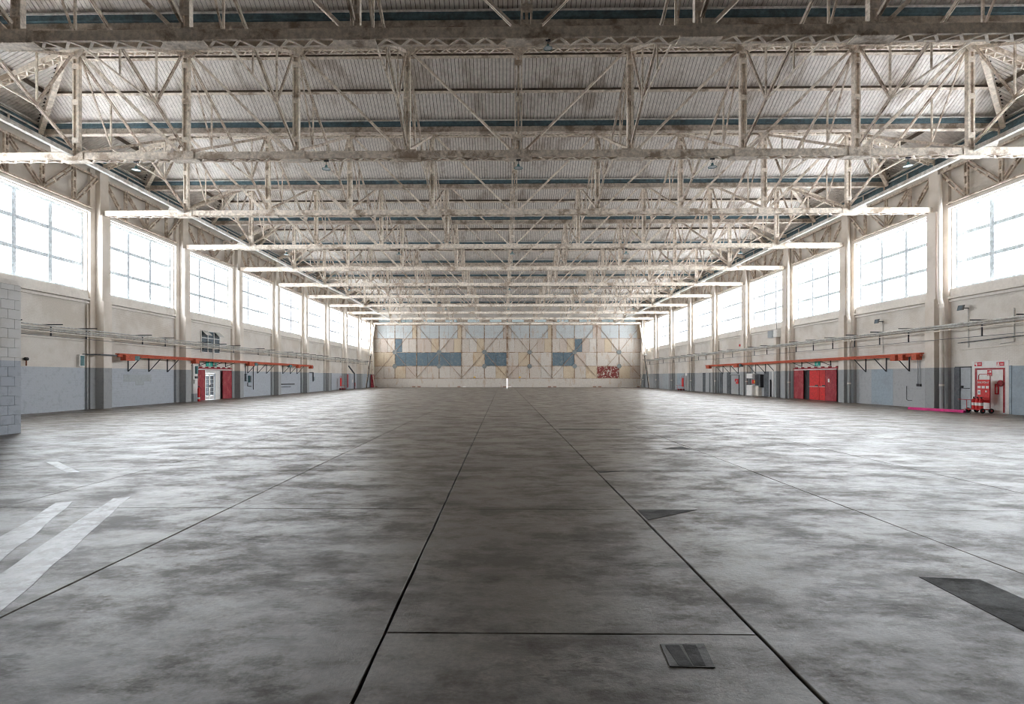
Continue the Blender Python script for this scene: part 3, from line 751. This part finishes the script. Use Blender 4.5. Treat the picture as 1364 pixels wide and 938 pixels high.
for n, (a, b), w_ in ((9, (40.3, 40.94), 'near'), (10, (40.96, 41.6), 'far')):
    d = thing('door_%d' % n, '%s leaf of the white glazed double door in the left wall' % w_, 'door', LW.p(-.1, (a + b) / 2, 0), kind='structure')
    inv = Matrix.Translation(-Vector(d.location)); st = .1
    for mb in (LW.box(-.12, -.07, a, a + st, .01, 1.98), LW.box(-.12, -.07, b - st, b, .01, 1.98), LW.box(-.12, -.07, a + st, b - st, .01, .3), LW.box(-.12, -.07, a + st, b - st, 1.86, 1.98)):
        mb.build('stile', 'white', d).matrix_parent_inverse = inv
    c = (a + b) / 2; LW.box(-.11, -.08, c - .015, c + .015, .3, 1.86).build('glazing_bar', 'white', d).matrix_parent_inverse = inv
    for k in range(1, 5): z = .3 + k * 1.56 / 5; LW.box(-.11, -.08, a + st, b - st, z - .015, z + .015).build('glazing_bar', 'white', d).matrix_parent_inverse = inv
    for k in range(5):
        for q in (0, 1):
            z = .3 + k * 1.56 / 5; LW.box(-.098, -.092, (a + st, c + .015)[q], (c - .015, b - st)[q], z + .015, z + 1.56 / 5 - .015).build('pane', 'filmglass', d).matrix_parent_inverse = inv
    hy = b - .05 if n == 9 else a + .05; LW.box(-.07, -.02, hy - .04, hy + .04, .98, 1.1).build('handle', 'dark', d).matrix_parent_inverse = inv
# yard seen through the glazed door
put(B(-60, -23.3, 30, 55, -.3, -.06), 'yard_ground', 'grey', 'pale yard outside the glazed left door', 'ground', kind='structure')
# exit signs
def exit_sign(wl, y0, y1, z0, z1, lab):
    o = thing('exit_sign', lab, 'sign', wl.p(.05, (y0 + y1) / 2, z0)); inv = Matrix.Translation(-Vector(o.location))
    def add(mb, n, m): mb.build(n, m, o).matrix_parent_inverse = inv
    add(wl.box(.02, .06, y0, y1, z0, z1), 'panel', 'green'); h = z1 - z0; c = (y0 + y1) / 2; k = .062
    # running figure beside a doorway
    mb = wl.box(.06, k, c - .1 * h, c + .12 * h, z0 + .35 * h, z0 + .65 * h)
    add(mb, 'pictogram', 'white')
    add(wl.box(.06, k, c - .02 * h, c + .1 * h, z0 + .7 * h, z0 + .84 * h), 'pictogram', 'white')
    for a, b in (((c, .38), (c + .3 * h, .15)), ((c, .38), (c - .22 * h, .12)), ((c, .6), (c + .28 * h, .5)), ((c, .6), (c - .26 * h, .55))):
        add(MB().bar(wl.p(k, a[0], z0 + a[1] * h), wl.p(k, b[0], z0 + b[1] * h), .07 * h, .005, (1, 0, 0)), 'pictogram', 'white')
    return add
a_ = exit_sign(LW, 40.25, 41.15, 2.52, 2.92, 'green exit sign with white running figure above the left glazed door')
exit_sign(LW, 41.5, 41.8, 2.52, 2.8, 'small green exit sign plate beside the left exit sign')
exit_sign(RW, 40.45, 41.1, 2.56, 2.92, 'green exit sign with white figure above the right red doors')
# small upper casement window
sw = thing('window_90', 'small dark twelve-pane window with two tilted vents above the left door', 'window', LW.p(0, 40.88, 3.55), kind='structure'); inv = Matrix.Translation(-Vector(sw.location))
def swa(mb, n, m): mb.build(n, m, sw).matrix_parent_inverse = inv
for y in (39.56, 40.43, 41.3, 42.14): swa(LW.box(.03, .08, y, y + .07, 3.55, 5.2), 'frame_bar', 'white')
for z in (3.55, 4.08, 4.62, 5.14): swa(LW.box(.03, .07, 39.63, 42.14, z, z + .05), 'frame_bar', 'white')
for a in range(3):
    for r in range(3): swa(LW.box(.01, .03, 39.6 + a * .86, 39.6 + (a + 1) * .86, 3.58 + r * .535, 3.58 + (r + 1) * .535), 'pane', 'dglass')
for y in (39.62, 41.35):
    swa(MB().poly([LW.p(.08, y, 5.18), LW.p(.08, y + .8, 5.18), LW.p(.42, y + .8, 4.85), LW.p(.42, y, 4.85)], (0, 0, -.03)), 'open_vent', 'pipe')
# white service board left of the doors
bd = thing('service_board', 'whitewashed board strip with meters beside the near maroon door', 'board', LW.p(.05, 38.05, 0)); inv = Matrix.Translation(-Vector(bd.location))
LW.box(.02, .5, 37.78, 38.33, .55, 2.57).build('board', 'white', bd).matrix_parent_inverse = inv
LW.box(.02, .52, 37.78, 38.33, .0, .55).build('plinth', 'grey', bd).matrix_parent_inverse = inv
LW.box(.5, .62, 38.0, 38.2, 1.95, 2.5).build('meter', 'teal', bd).matrix_parent_inverse = inv
LW.box(.5, .6, 37.95, 38.22, 1.62, 1.78).build('meter', 'dkgrey', bd).matrix_parent_inverse = inv
LW.box(.5, .6, 37.8, 38.1, 1.25, 1.55).build('fuse_box', 'white', bd).matrix_parent_inverse = inv
def extinguisher(loc, lab, grp=None, h=.55):
    e = thing('fire_extinguisher', lab, 'extinguisher', loc, grp); r = .085
    b = MB().lathe([(r * .9, 0), (r, .02), (r, h - .12), (r * .75, h - .05), (r * .3, h)], (0, 0, 0), n=14).build('cylinder', 'red', e)
    MB().lathe([(r + .002, .16), (r + .003, .16), (r + .003, .3), (r + .002, .3)], (0, 0, 0), n=14).build('label_band', 'white', b)
    MB().lathe([(.028, h), (.028, h + .05), (.02, h + .06)], (0, 0, 0), n=8).box(-.012, .012, -.1, .03, h + .05, h + .08).build('valve', 'black', e)
    MB().tube([(.02, 0, h + .03), (r + .03, .03, h - .05), (r + .03, .03, .15)], .012, 6).build('hose', 'black', e)
    return e
extinguisher(LW.p(.74, 38.05, .0), 'red fire extinguisher against the white board by the left doors', h=1.0)
put(MB().tube([LW.p(.2, 40.95, 3.1), LW.p(.2, 40.95, 3.86), LW.p(.2, 41.9, 3.95)], .06), 'vent_pipe', 'white', 'white bent pipe rising in front of the small left window', 'pipe')
# further along the left wall
sbox(LW, 'blue-grey switch box high of a pair under the left red rail', 46.35, 46.6, 1.35, 2.0, .15, 'dkgrey', None, 'bluegrey')
sbox(LW, 'teal switch box low of a pair under the left red rail', 47.0, 47.3, 1.25, 1.85, .15, 'teal', None, 'dkgrey')
put(MB().tube([LW.p(.06, 46.45, 2.9), LW.p(.06, 46.45, 2.0)], .03), 'conduit', 'dark', 'black conduit dropping to the blue-grey left switch box', 'conduit')
put(MB().tube([LW.p(.07, 46.8, 1.25), LW.p(.07, 46.8, .95), LW.p(.07, 47.4, .9)], .035), 'conduit', 'dark', 'bent black pipe under the left switch boxes', 'conduit')
put(MB().tube([LW.p(.08, 47.85, 2.9), LW.p(.08, 47.85, .6)], .035), 'conduit', 'dkgrey', 'long slim grey pipe on the left dado', 'conduit')
put(MB().tube([LW.p(.08, 45.6, .05), LW.p(.08, 45.6, 1.4)], .04), 'conduit', 'dark', 'black upright pipe low beside the fifth left pier', 'conduit')
put(MB().tube([LW.p(.08, 45.35, 0), LW.p(.08, 45.35, 5.0)], .05), 'conduit', 'white', 'white upright pipe beside the fifth left pier', 'conduit')
put(MB().tube([LW.p(.08, 53.4, 2.55), LW.p(.08, 53.4, 1.2), LW.p(.08, 53.9, 1.0), LW.p(.08, 57.3, .98)], .05), 'service_pipe', 'dark', 'black pipe turning along the left dado past the sixth pier', 'pipe')
put(MB().tube([LW.p(.08, 53.6, .95), LW.p(.08, 53.6, .72), LW.p(.08, 56.3, .72)], .04), 'service_pipe', 'dkgrey', 'lower grey pipe along the left dado past the sixth pier', 'pipe')
put(MB().tube([LW.p(.08, 60.6, 2.8), LW.p(.08, 60.6, 2.25), LW.p(.08, 63.0, 2.25), LW.p(.08, 63.0, 1.2)], .06), 'service_pipe', 'dark', 'stepped black pipe below the far end of the left red rail', 'pipe')
sbox(LW, 'small blue switch box on the stepped black pipe', 63.1, 63.4, 1.3, 1.75, .16, 'bluegrey', base=0)
for n, y0, y1, m, w_ in ((11, 69.3, 69.8, 'dkgrey', 'narrow dark grey door before the far red fire trolley'), (12, 76.7, 78.5, 'bluegrey', 'blue door panel far along the left wall')):
    put(LW.box(.0, .06, y0, y1, 0, 2.25), 'door_%d' % n, m, w_, 'door', kind='structure')
put(LW.box(.62, .66, 75.15 - .27, 75.15 + .27, .25, 2.1), 'notice_board', 'maroon', 'red painted board on the ninth left pier', 'board')
put(MB().bar(LW.p(.25, 76.9, 3.3), LW.p(.5, 79.0, 2.2), .18, .1).bar(LW.p(.5, 79.0, 2.2), LW.p(.5, 79.0, .02), .14, .1), 'leaning_post', 'dark', 'bent black post leaning by the blue left door', 'post')
def trolley(loc, rot, lab, full=True):
    """red wheeled fire point: upright board, tube frame, base tray and wheels; faces -x"""
    t = thing('fire_trolley', lab, 'fire trolley', loc); t.rotation_euler.z = rot
    bd = MB().box(-.02, .02, -.33, .33, .5, 1.6).build('back_board', 'red', t)
    MB().tube([(.03, -.31, .2), (.03, -.31, 1.8), (.03, -.25, 1.86), (.03, .25, 1.86), (.03, .31, 1.8), (.03, .31, .2)], .018, 6).build('tube_frame', 'maroon', t)
    MB().box(-.5, .06, -.36, .36, .16, .20).build('base_tray', 'red', t)
    MB().tube([(-.5, .36, .2), (-.5, .36, .62), (-.5, -.36, .62), (-.5, -.36, .2)], .015, 6).tube([(-.5, .36, .62), (.02, .33, .62)], .015, 6).tube([(-.5, -.36, .62), (.02, -.33, .62)], .015, 6).build('guard_rail', 'red', t)
    MB().tube([(-.5, .36, .62), (-.62, .72, .64)], .018, 6).tube([(-.5, .36, .18), (-.6, .7, .1)], .018, 6).build('tow_handle', 'maroon', t)
    for sy in (-1, 1):
        for xx in (-.4, 0):
            wv = MB().lathe([(.03, -.03), (.11, -.03), (.12, -.015), (.12, .015), (.11, .03), (.03, .03)], (xx, sy * .40, .12), 'y', 16).build('wheel', 'black', t)
            MB().lathe([(.01, -.035), (.045, -.035), (.045, .035), (.01, .035)], (xx, sy * .40, .12), 'y', 10).build('hub', 'red', wv)
    if full:
        for k in range(3): B(-.028, -.02, .30 - k * .22 - .16, .30 - k * .22, 1.18, 1.30).build('notice', 'white', bd)
        nt = B(-.028, -.02, .15, .3, .88, 1.1).build('notice', 'white', bd); B(-.032, -.028, .18, .27, .94, 1.05).build('symbol', 'bluegrey', nt)
        B(-.028, -.02, -.2, -.1, 1.0, 1.08).build('notice', 'white', bd)
        cu = bpy.data.curves.new('lettering', 'FONT'); cu.body = 'FIRE POINT'; cu.size = .125; cu.align_x = 'CENTER'; cu.extrude = .002
        tmp = bpy.data.objects.new('tmp', cu); COL.objects.link(tmp); bpy.context.view_layer.update()
        me = bpy.data.meshes.new_from_object(tmp.evaluated_get(bpy.context.evaluated_depsgraph_get())); bpy.data.objects.remove(tmp)
        me.materials.clear(); me.materials.append(M['white'])
        for f in me.polygons: f.material_index = 0
        o = bpy.data.objects.new('lettering', me); COL.objects.link(o); o.parent = bd
        o.rotation_euler = (math.radians(90), 0, math.radians(-90)); o.location = (-.024, 0, 1.42)
    return t
trolley((-22.35, 72.4, 0), math.pi, 'red fire trolley standing far along the left wall', False)
extinguisher(LW.p(.35, 79.7, .02), 'red extinguisher standing beyond the blue left door', h=.9)
put(LW.box(.01, .05, 79.5, 80.0, .9, 1.35), 'notice_board', 'white', 'white notice above the far left extinguisher', 'notice')
put(LW.box(.3, .7, 89.6, 90.3, 0, 2.1), 'locker', 'maroon', 'tall maroon locker in the far left corner', 'locker')

# crossed wall braces at the far corners
for s in (-1, 1):
    x = s * 22.05
    r = thing('corner_brace', 'crossed steel wall brace with foot plates in the far %s corner' % SIDE[s], 'brace', (x, 87.2, 0)); 
    MB().bar((0, -2.7, .02), (0, -.1, 5.2), .12, .2).bar((0, .1, 5.4), (0, 3.0, 10.4), .16, .3).build('brace_arm', 'steel', r)
    MB().bar((0, 2.9, .02), (0, .1, 5.2), .1, .16).bar((0, -.1, 5.4), (0, -2.6, 10.4), .16, .3).build('brace_arm', 'steel', r)
    B(-.14, .14, -.9, .9, 5.2, 5.42).build('cross_plate', 'steel_light', r)
    MB().bar((.1 * -s, -2.75, .02), (.1 * -s, -.2, 5.1), .06, .22).build('stiffener', 'dark', r)

# ------------------------------------------------------------------ right wall objects
def flood(y, z, rot, lab):
    f = thing('floodlight', lab, 'floodlight', RW.p(.1, y, z)); 
    h = MB().poly([(-.16, -.17, -.12), (-.16, .17, -.12), (-.10, .17, .14), (-.10, -.17, .14)], (.07, 0, .01)).build('housing', 'dkgrey', f, (-.22, 0, 0))
    MB().poly([(-.165, -.14, -.10), (-.165, .14, -.10), (-.115, .14, .11), (-.115, -.14, .11)], (-.004, 0, 0)).build('lens', 'dglass', h)
    MB().bar((-.28, 0, 0), (.075, 0, 0), .05, .04).build('arm', 'dkgrey', f); MB().tube([(.055, 0, -.02), (.055, 0, -2.0)], .018, 6).build('conduit', 'pipe', f)
    return f
flood(27.65, 5.2, 0, 'dark floodlight on the right wall above the fire point'); flood(33.8, 5.15, 0, 'dark floodlight on the right wall beside the second rail bracket')
put(MB().tube([RW.p(.1, 24.0, 3.62), RW.p(.1, 28.2, 3.47)], .022, 6), 'service_cable', 'dkgrey', 'upper dark cable along the right wall above the fire point', 'cable')
put(MB().tube([RW.p(.04, 24.0, 3.25), RW.p(.04, 28.4, 3.1)], .018, 6), 'service_cable', 'cpipe', 'lower pale cable along the right wall above the fire point', 'cable')
put(MB().tube([RW.p(.04, 25.2, 4.9), RW.p(.04, 25.2, 3.35), RW.p(.04, 25.9, 3.3)], .02, 6), 'service_cable', 'pipe', 'upright conduit bend at the right edge above the fire point', 'conduit')
el = thing('emergency_light', 'small white emergency light above the end of the right red rail', 'light', RW.p(0, 30.15, 3.42))
inv = Matrix.Translation(-Vector(el.location))
RW.box(0, .1, 29.92, 30.33, 3.58, 3.68).build('base', 'dkgrey', el).matrix_parent_inverse = inv; RW.box(.02, .14, 29.97, 30.28, 3.42, 3.58).build('diffuser', 'white', el).matrix_parent_inverse = inv
put(RW.box(0, .01, 29.98 + .3, 30.2 + .3, 1.22, 1.52), 'notice', 'white', 'white paper notice on the right grey dado beside the third pier', 'notice')
tw = thing('socket_drop', 'twin conduits dropping to two small sockets below the right red rail', 'conduit', RW.p(.06, 30.9, 1.2))
inv = Matrix.Translation(-Vector(tw.location))
for y in (30.82, 30.98): MB().tube([RW.p(.05, y, 2.95), RW.p(.05, y, 1.35)], .018, 6).build('conduit', 'grey', tw).matrix_parent_inverse = inv; RW.box(0, .09, y - .06, y + .06, 1.2, 1.34).build('socket', 'dark', tw).matrix_parent_inverse = inv
put(MB().tube([RW.p(.03, 31.85, 1.2), RW.p(.03, 31.85, .42), RW.p(.03, 31.7, .36), RW.p(.03, 31.45, .38)], .015, 6), 'hanging_cable', 'dark', 'thin cable with a hook low on the right grey dado', 'cable')
put(RW.box(0, .006, 33.0, 34.9, .02, 2.2), 'paint_patch', 'bluegrey', 'bluish paint patch on the right dado near the red doors', 'paint patch', kind='structure')
# grey door, fire point, blue-grey door
d = thing('door_13', 'grey steel door with black lock left of the fire point', 'door', RW.p(0, 27.85, 0), kind='structure'); inv = Matrix.Translation(-Vector(d.location))
RW.box(.0, .05, 27.5, 28.15, .02, 2.2).build('leaf', 'grey', d).matrix_parent_inverse = inv; RW.box(.0, .10, 28.1, 28.45, 0, 2.22).build('jamb', 'dkgrey', d).matrix_parent_inverse = inv
RW.box(.05, .11, 27.92, 28.08, 1.15, 1.28).build('lock', 'black', d).matrix_parent_inverse = inv; RW.box(.05, .08, 27.55, 27.9, 1.14, 1.17).build('bolt', 'dark', d).matrix_parent_inverse = inv
RW.box(.0, .06, 27.5, 28.45, 2.2, 2.26).build('lintel', 'dark', d).matrix_parent_inverse = inv
put(RW.box(0, .012, 25.5, 27.48, 0, 2.5), 'trim_91', 'white', 'white painted brick field of the fire point', 'paint field', kind='structure')
ff = put(RW.box(.012, .02, 27.18, 27.3, .05, 2.16, RW.box(.012, .02, 25.68, 25.78, .05, 2.16, RW.box(.012, .02, 25.78, 27.18, 2.08, 2.16))), 'painted_border', 'maroon', 'dark red painted border around the fire point', 'paint border', kind='structure')
def sign(y0, y1, z0, z1, lab, bits):
    o = thing('sign', lab, 'sign', RW.p(.02, (y0 + y1) / 2, z0)); inv = Matrix.Translation(-Vector(o.location))
    p = RW.box(.021, .03, y0, y1, z0, z1).build('plate', 'sign_red', o); p.matrix_parent_inverse = inv
    for a, b, c, e in bits: RW.box(.03, .032, y0 + a * (y1 - y0), y0 + b * (y1 - y0), z0 + c * (z1 - z0), z0 + e * (z1 - z0)).build('symbol', 'white', p)
sign(26.9, 27.31, 2.26, 2.46, 'red fire sign at the left above the fire point', [(.62, .78, .1, .85), (.82, .95, .35, .9), (.1, .5, .55, .62), (.1, .5, .35, .42)])
sign(25.72, 26.1, 2.25, 2.44, 'red fire sign at the right above the fire point', [(.6, .95, .1, .35), (.7, .85, .4, .9), (.1, .5, .55, .62), (.1, .5, .35, .42)])
sign(26.36, 26.6, 1.78, 2.06, 'small red fire sign over the fire trolley', [(.1, .45, .55, .9), (.5, .9, .6, .7), (.1, .9, .05, .2)])
sign(25.98, 26.2, .9, 1.4, 'tall red extinguisher sign beside the fire trolley', [(.3, .7, .1, .7), (.42, .58, .72, .85)])
bl = thing('fire_bell', 'round dark red fire bell on the fire point border', 'bell', RW.p(.0, 25.85, 1.43))
MB().lathe([(.05, -.02), (.1, -.02), (.15, -.06), (.14, -.11), (.06, -.14), (.02, -.145)], (0, 0, 0), 'x', 18).build('gong', 'maroon', bl); MB().lathe([(.02, -.145), (.03, -.15), (.02, -.16)], (0, 0, 0), 'x', 10).build('cap', 'orange', bl)
trolley((22.42, 26.32, 0), 0, 'red wheeled fire trolley with extinguishers at the right edge')
for k, y in enumerate((26.52, 26.32, 26.12)): extinguisher((22.12, y, .20), '%s of three red extinguishers on the right fire trolley' % ('leftmost', 'middle', 'rightmost')[k], 'extinguishers on the fire trolley', .5)
put(RW.box(0, .05, 22.2, 25.4, .0, 2.24, RW.box(.05, .07, 25.3, 25.42, 0, 2.26)), 'door_14', 'bluegrey', 'wide blue-grey steel door at the right edge', 'door', kind='structure')
# magenta tube on the floor
mt = thing('folded_barrier', 'bright magenta plastic tube lying on the floor at the right wall', 'tube', (21.3, 27.8, 0)); dv = Vector((21.61 - 20.96, 26.47 - 29.18, 0)) / 2
MB().bar(-dv + Vector((0, 0, .06)), dv + Vector((0, 0, .06)), .16, .11).build('body', 'magenta', mt); MB().bar(-dv + Vector((0, 0, .125)), dv + Vector((0, 0, .125)), .06, .02).build('ridge', 'magenta', mt)
MB().tube([dv + Vector((0, 0, .05)), dv * 1.12 + Vector((.02, 0, .03)), dv * 1.2 + Vector((-.1, -.1, .02))], .02, 6).build('strap', 'black', mt)
# red doors
sliding_doors(RW, 15, 38.2, 39.5, 'faded maroon sliding leaf at the near side of the right red doors')
sliding_doors(RW, 16, 42.35, 43.7, 'faded maroon sliding leaf at the far side of the right red doors')
door_rail(RW, 38.0, 43.8, 'maroon overhead track of the right red doors')
for n, a, b, w_ in ((17, 39.56, 40.44, 'near'), (18, 40.48, 41.76, 'far')):
    d = thing('door_%d' % n, '%s bright red leaf of the right double door with push bar' % w_, 'door', RW.p(.05, (a + b) / 2, 0), kind='structure'); inv = Matrix.Translation(-Vector(d.location))
    RW.box(.02, .08, a, b, .02, 2.23).build('leaf', 'red', d).matrix_parent_inverse = inv; RW.box(.12, .16, a + .06, b - .06, .98, 1.04).build('push_bar', 'pipe', d).matrix_parent_inverse = inv
    RW.box(.08, .12, a + .15, a + .5, 1.06, 1.14).build('bar_case', 'dark', d).matrix_parent_inverse = inv
put(RW.box(0, .02, 41.78, 42.35, 0, 2.25), 'trim_92', 'dark', 'dark sheet painting the shaded gap beside the right red doors', 'painted gap', kind='structure')  # flat dark sheet on the wall, painted for the shade inside the gap
put(RW.box(.235, .24, 38.95, 39.15, 1.35, 1.6), 'notice', 'white', 'small white notice on the near maroon leaf of the right doors', 'notice')
put(RW.box(.02, .3, 37.3, 37.75, 0, 2.22, RW.box(.02, .3, 37.3, 37.75, 2.22, 2.95)), 'trim_93', 'pier', 'pale flat pilaster beside the right red doors', 'pilaster', kind='structure')
# electrical post, cabinets
put(RW.box(.05, .35, 46.3, 46.68, .0, 5.1), 'trunking', 'pier', 'tall trunking riser with boxes past the right red doors', 'trunking')
put(RW.box(.05, .45, 46.0, 46.6, 5.12, 5.72), 'junction_box', 'white', 'near box of the pair on top of the trunking riser', 'box'); put(RW.box(.05, .45, 46.75, 47.55, 5.12, 5.72), 'junction_box', 'grey', 'far box of the pair on top of the trunking riser', 'box')
put(MB().tube([RW.p(.3, 46.3, 5.74), RW.p(.3, 46.3, 7.9)], .03).tube([RW.p(.3, 46.3, 7.9), RW.p(.3, 46.6, 8.6), RW.p(.3, 46.6, 9.0)], .02, 6).tube([RW.p(.3, 46.3, 7.9), RW.p(.3, 46.15, 9.1)], .015, 6), 'antenna', 'pipe', 'thin forked aerial standing on the riser boxes before a window', 'aerial')
put(RW.box(.05, .15, 47.2, 47.35, .0, 2.2), 'conduit', 'white', 'white upright conduit beside the trunking riser', 'conduit'); put(RW.box(.05, .13, 47.75, 47.85, 0, 1.5), 'conduit', 'dark', 'low black post pipe beside the trunking riser', 'conduit')
for n, a, b, w_ in ((19, 48.3, 49.1, 'dark grey panel painting the shade of a door recess next to the right electrical cabinets'), (20, 61.3, 62.1, 'near dark grey panel of the pair painting door recess shade past the right red rail'), (21, 63.3, 64.1, 'far dark grey panel of the pair painting door recess shade past the right red rail'), (22, 56.4, 57.2, 'dark grey panel painting door recess shade before the eighth right pier'), (23, 58.3, 59.0, 'narrow dark grey panel painting door recess shade by the eighth right pier')):
    put(RW.box(0, .03, a, b, 0, 2.2), 'door_%d' % n, 'dkgrey', w_, 'door', kind='structure')  # shadows of door recesses, painted as thin dark panels on the wall face
put(RW.box(0, .05, 70.6, 73.4, 0, 2.22), 'door_24', 'bluegrey', 'pale blue double door far along the right wall', 'door', kind='structure'); put(RW.box(0, .05, 76.3, 80.2, 0, 2.22), 'door_25', 'grey', 'wide grey double door at the far end of the right wall', 'door', kind='structure')
cf = thing('cage_frame', 'dark steel tube frame standing before the right electrical cabinets', 'frame', RW.p(.5, 53.9, 0)); inv = Matrix.Translation(-Vector(cf.location))
for y in (55.0, 53.05): MB().bar(RW.p(.55, y, 0), RW.p(.55, y, 1.94), .06, .06).build('post', 'dkgrey', cf).matrix_parent_inverse = inv
MB().bar(RW.p(.55, 53.08, 1.91), RW.p(.55, 54.97, 1.91), .05, .05).build('top_rail', 'dkgrey', cf).matrix_parent_inverse = inv
sbox(RW, 'white electrical cabinet, upper of two on the right wall', 50.2, 51.3, 1.6, 2.05, .6, 'white', None, 'white', 'cabinet', .0)
sbox(RW, 'white electrical cabinet, lower of two on the right wall', 50.2, 51.3, .0, .98, .6, 'white', None, 'white', 'cabinet', .0)
sbox(RW, 'dark switch panel beside the white cabinets', 49.6, 50.15, .95, 1.98, .35, 'dkgrey', None, 'dark', 'switch panel', .0)
sbox(RW, 'black switch panel with conduits beside the dark door', 49.2, 49.55, .8, 1.95, .3, 'dark', None, 'dkgrey', 'switch panel', .0)
sbox(RW, 'beige metal cupboard under the dark switch panel', 49.6, 50.15, .0, .9, .3, 'cpipe', None, 'cpipe', 'cupboard', .0)
rr = thing('hose_sign', 'red angular hose sign plate beside the white cabinets', 'sign', RW.p(.6, 53.5, 1.05))
MB().box(-.02, .02, -.4, .1, .0, .22).box(-.02, .02, -.4, -.15, .22, .5).box(-.02, .02, -.15, .35, .36, .5).box(-.02, .02, .2, .35, .22, .36).build('plate', 'red', rr)
ab = thing('alarm_button', 'red and yellow stop button box between the white cabinets', 'button', RW.p(.1, 50.85, 1.1)); MB().box(-.1, .1, -.2, .25, 0, .35).build('case', 'red', ab); MB().box(-.1, .08, -.4, -.2, .05, .3).build('yellow_case', 'yellow', ab)
put(RW.box(.0, .09, 51.36, 51.46, 0, 2.8), 'conduit', 'grey', 'grey upright conduit between right cabinets and switch panel', 'conduit')
trolley((22.3, 69.6, 0), 0, 'red fire trolley standing far along the right wall', False)
put(RW.box(0, .02, 69.2, 70.3, 1.9, 2.2), 'notice', 'white', 'white notice above the far right fire trolley', 'notice')
put(RW.box(.0, .12, 79.2 - 2.6, 79.2 - 2.3, 1.2, 1.5), 'call_point', 'red', 'small red call point by the far right grey door', 'call point')
for wl, y, z in ((LW, 45.6, 4.85), (RW, 52.9 + 1.0, 4.75)): put(wl.box(.0, .1, y, y + .22, z, z + .22), 'alarm_sounder', 'red', 'tiny red alarm sounder high on the %s wall' % ('left' if wl is LW else 'right'), 'alarm')
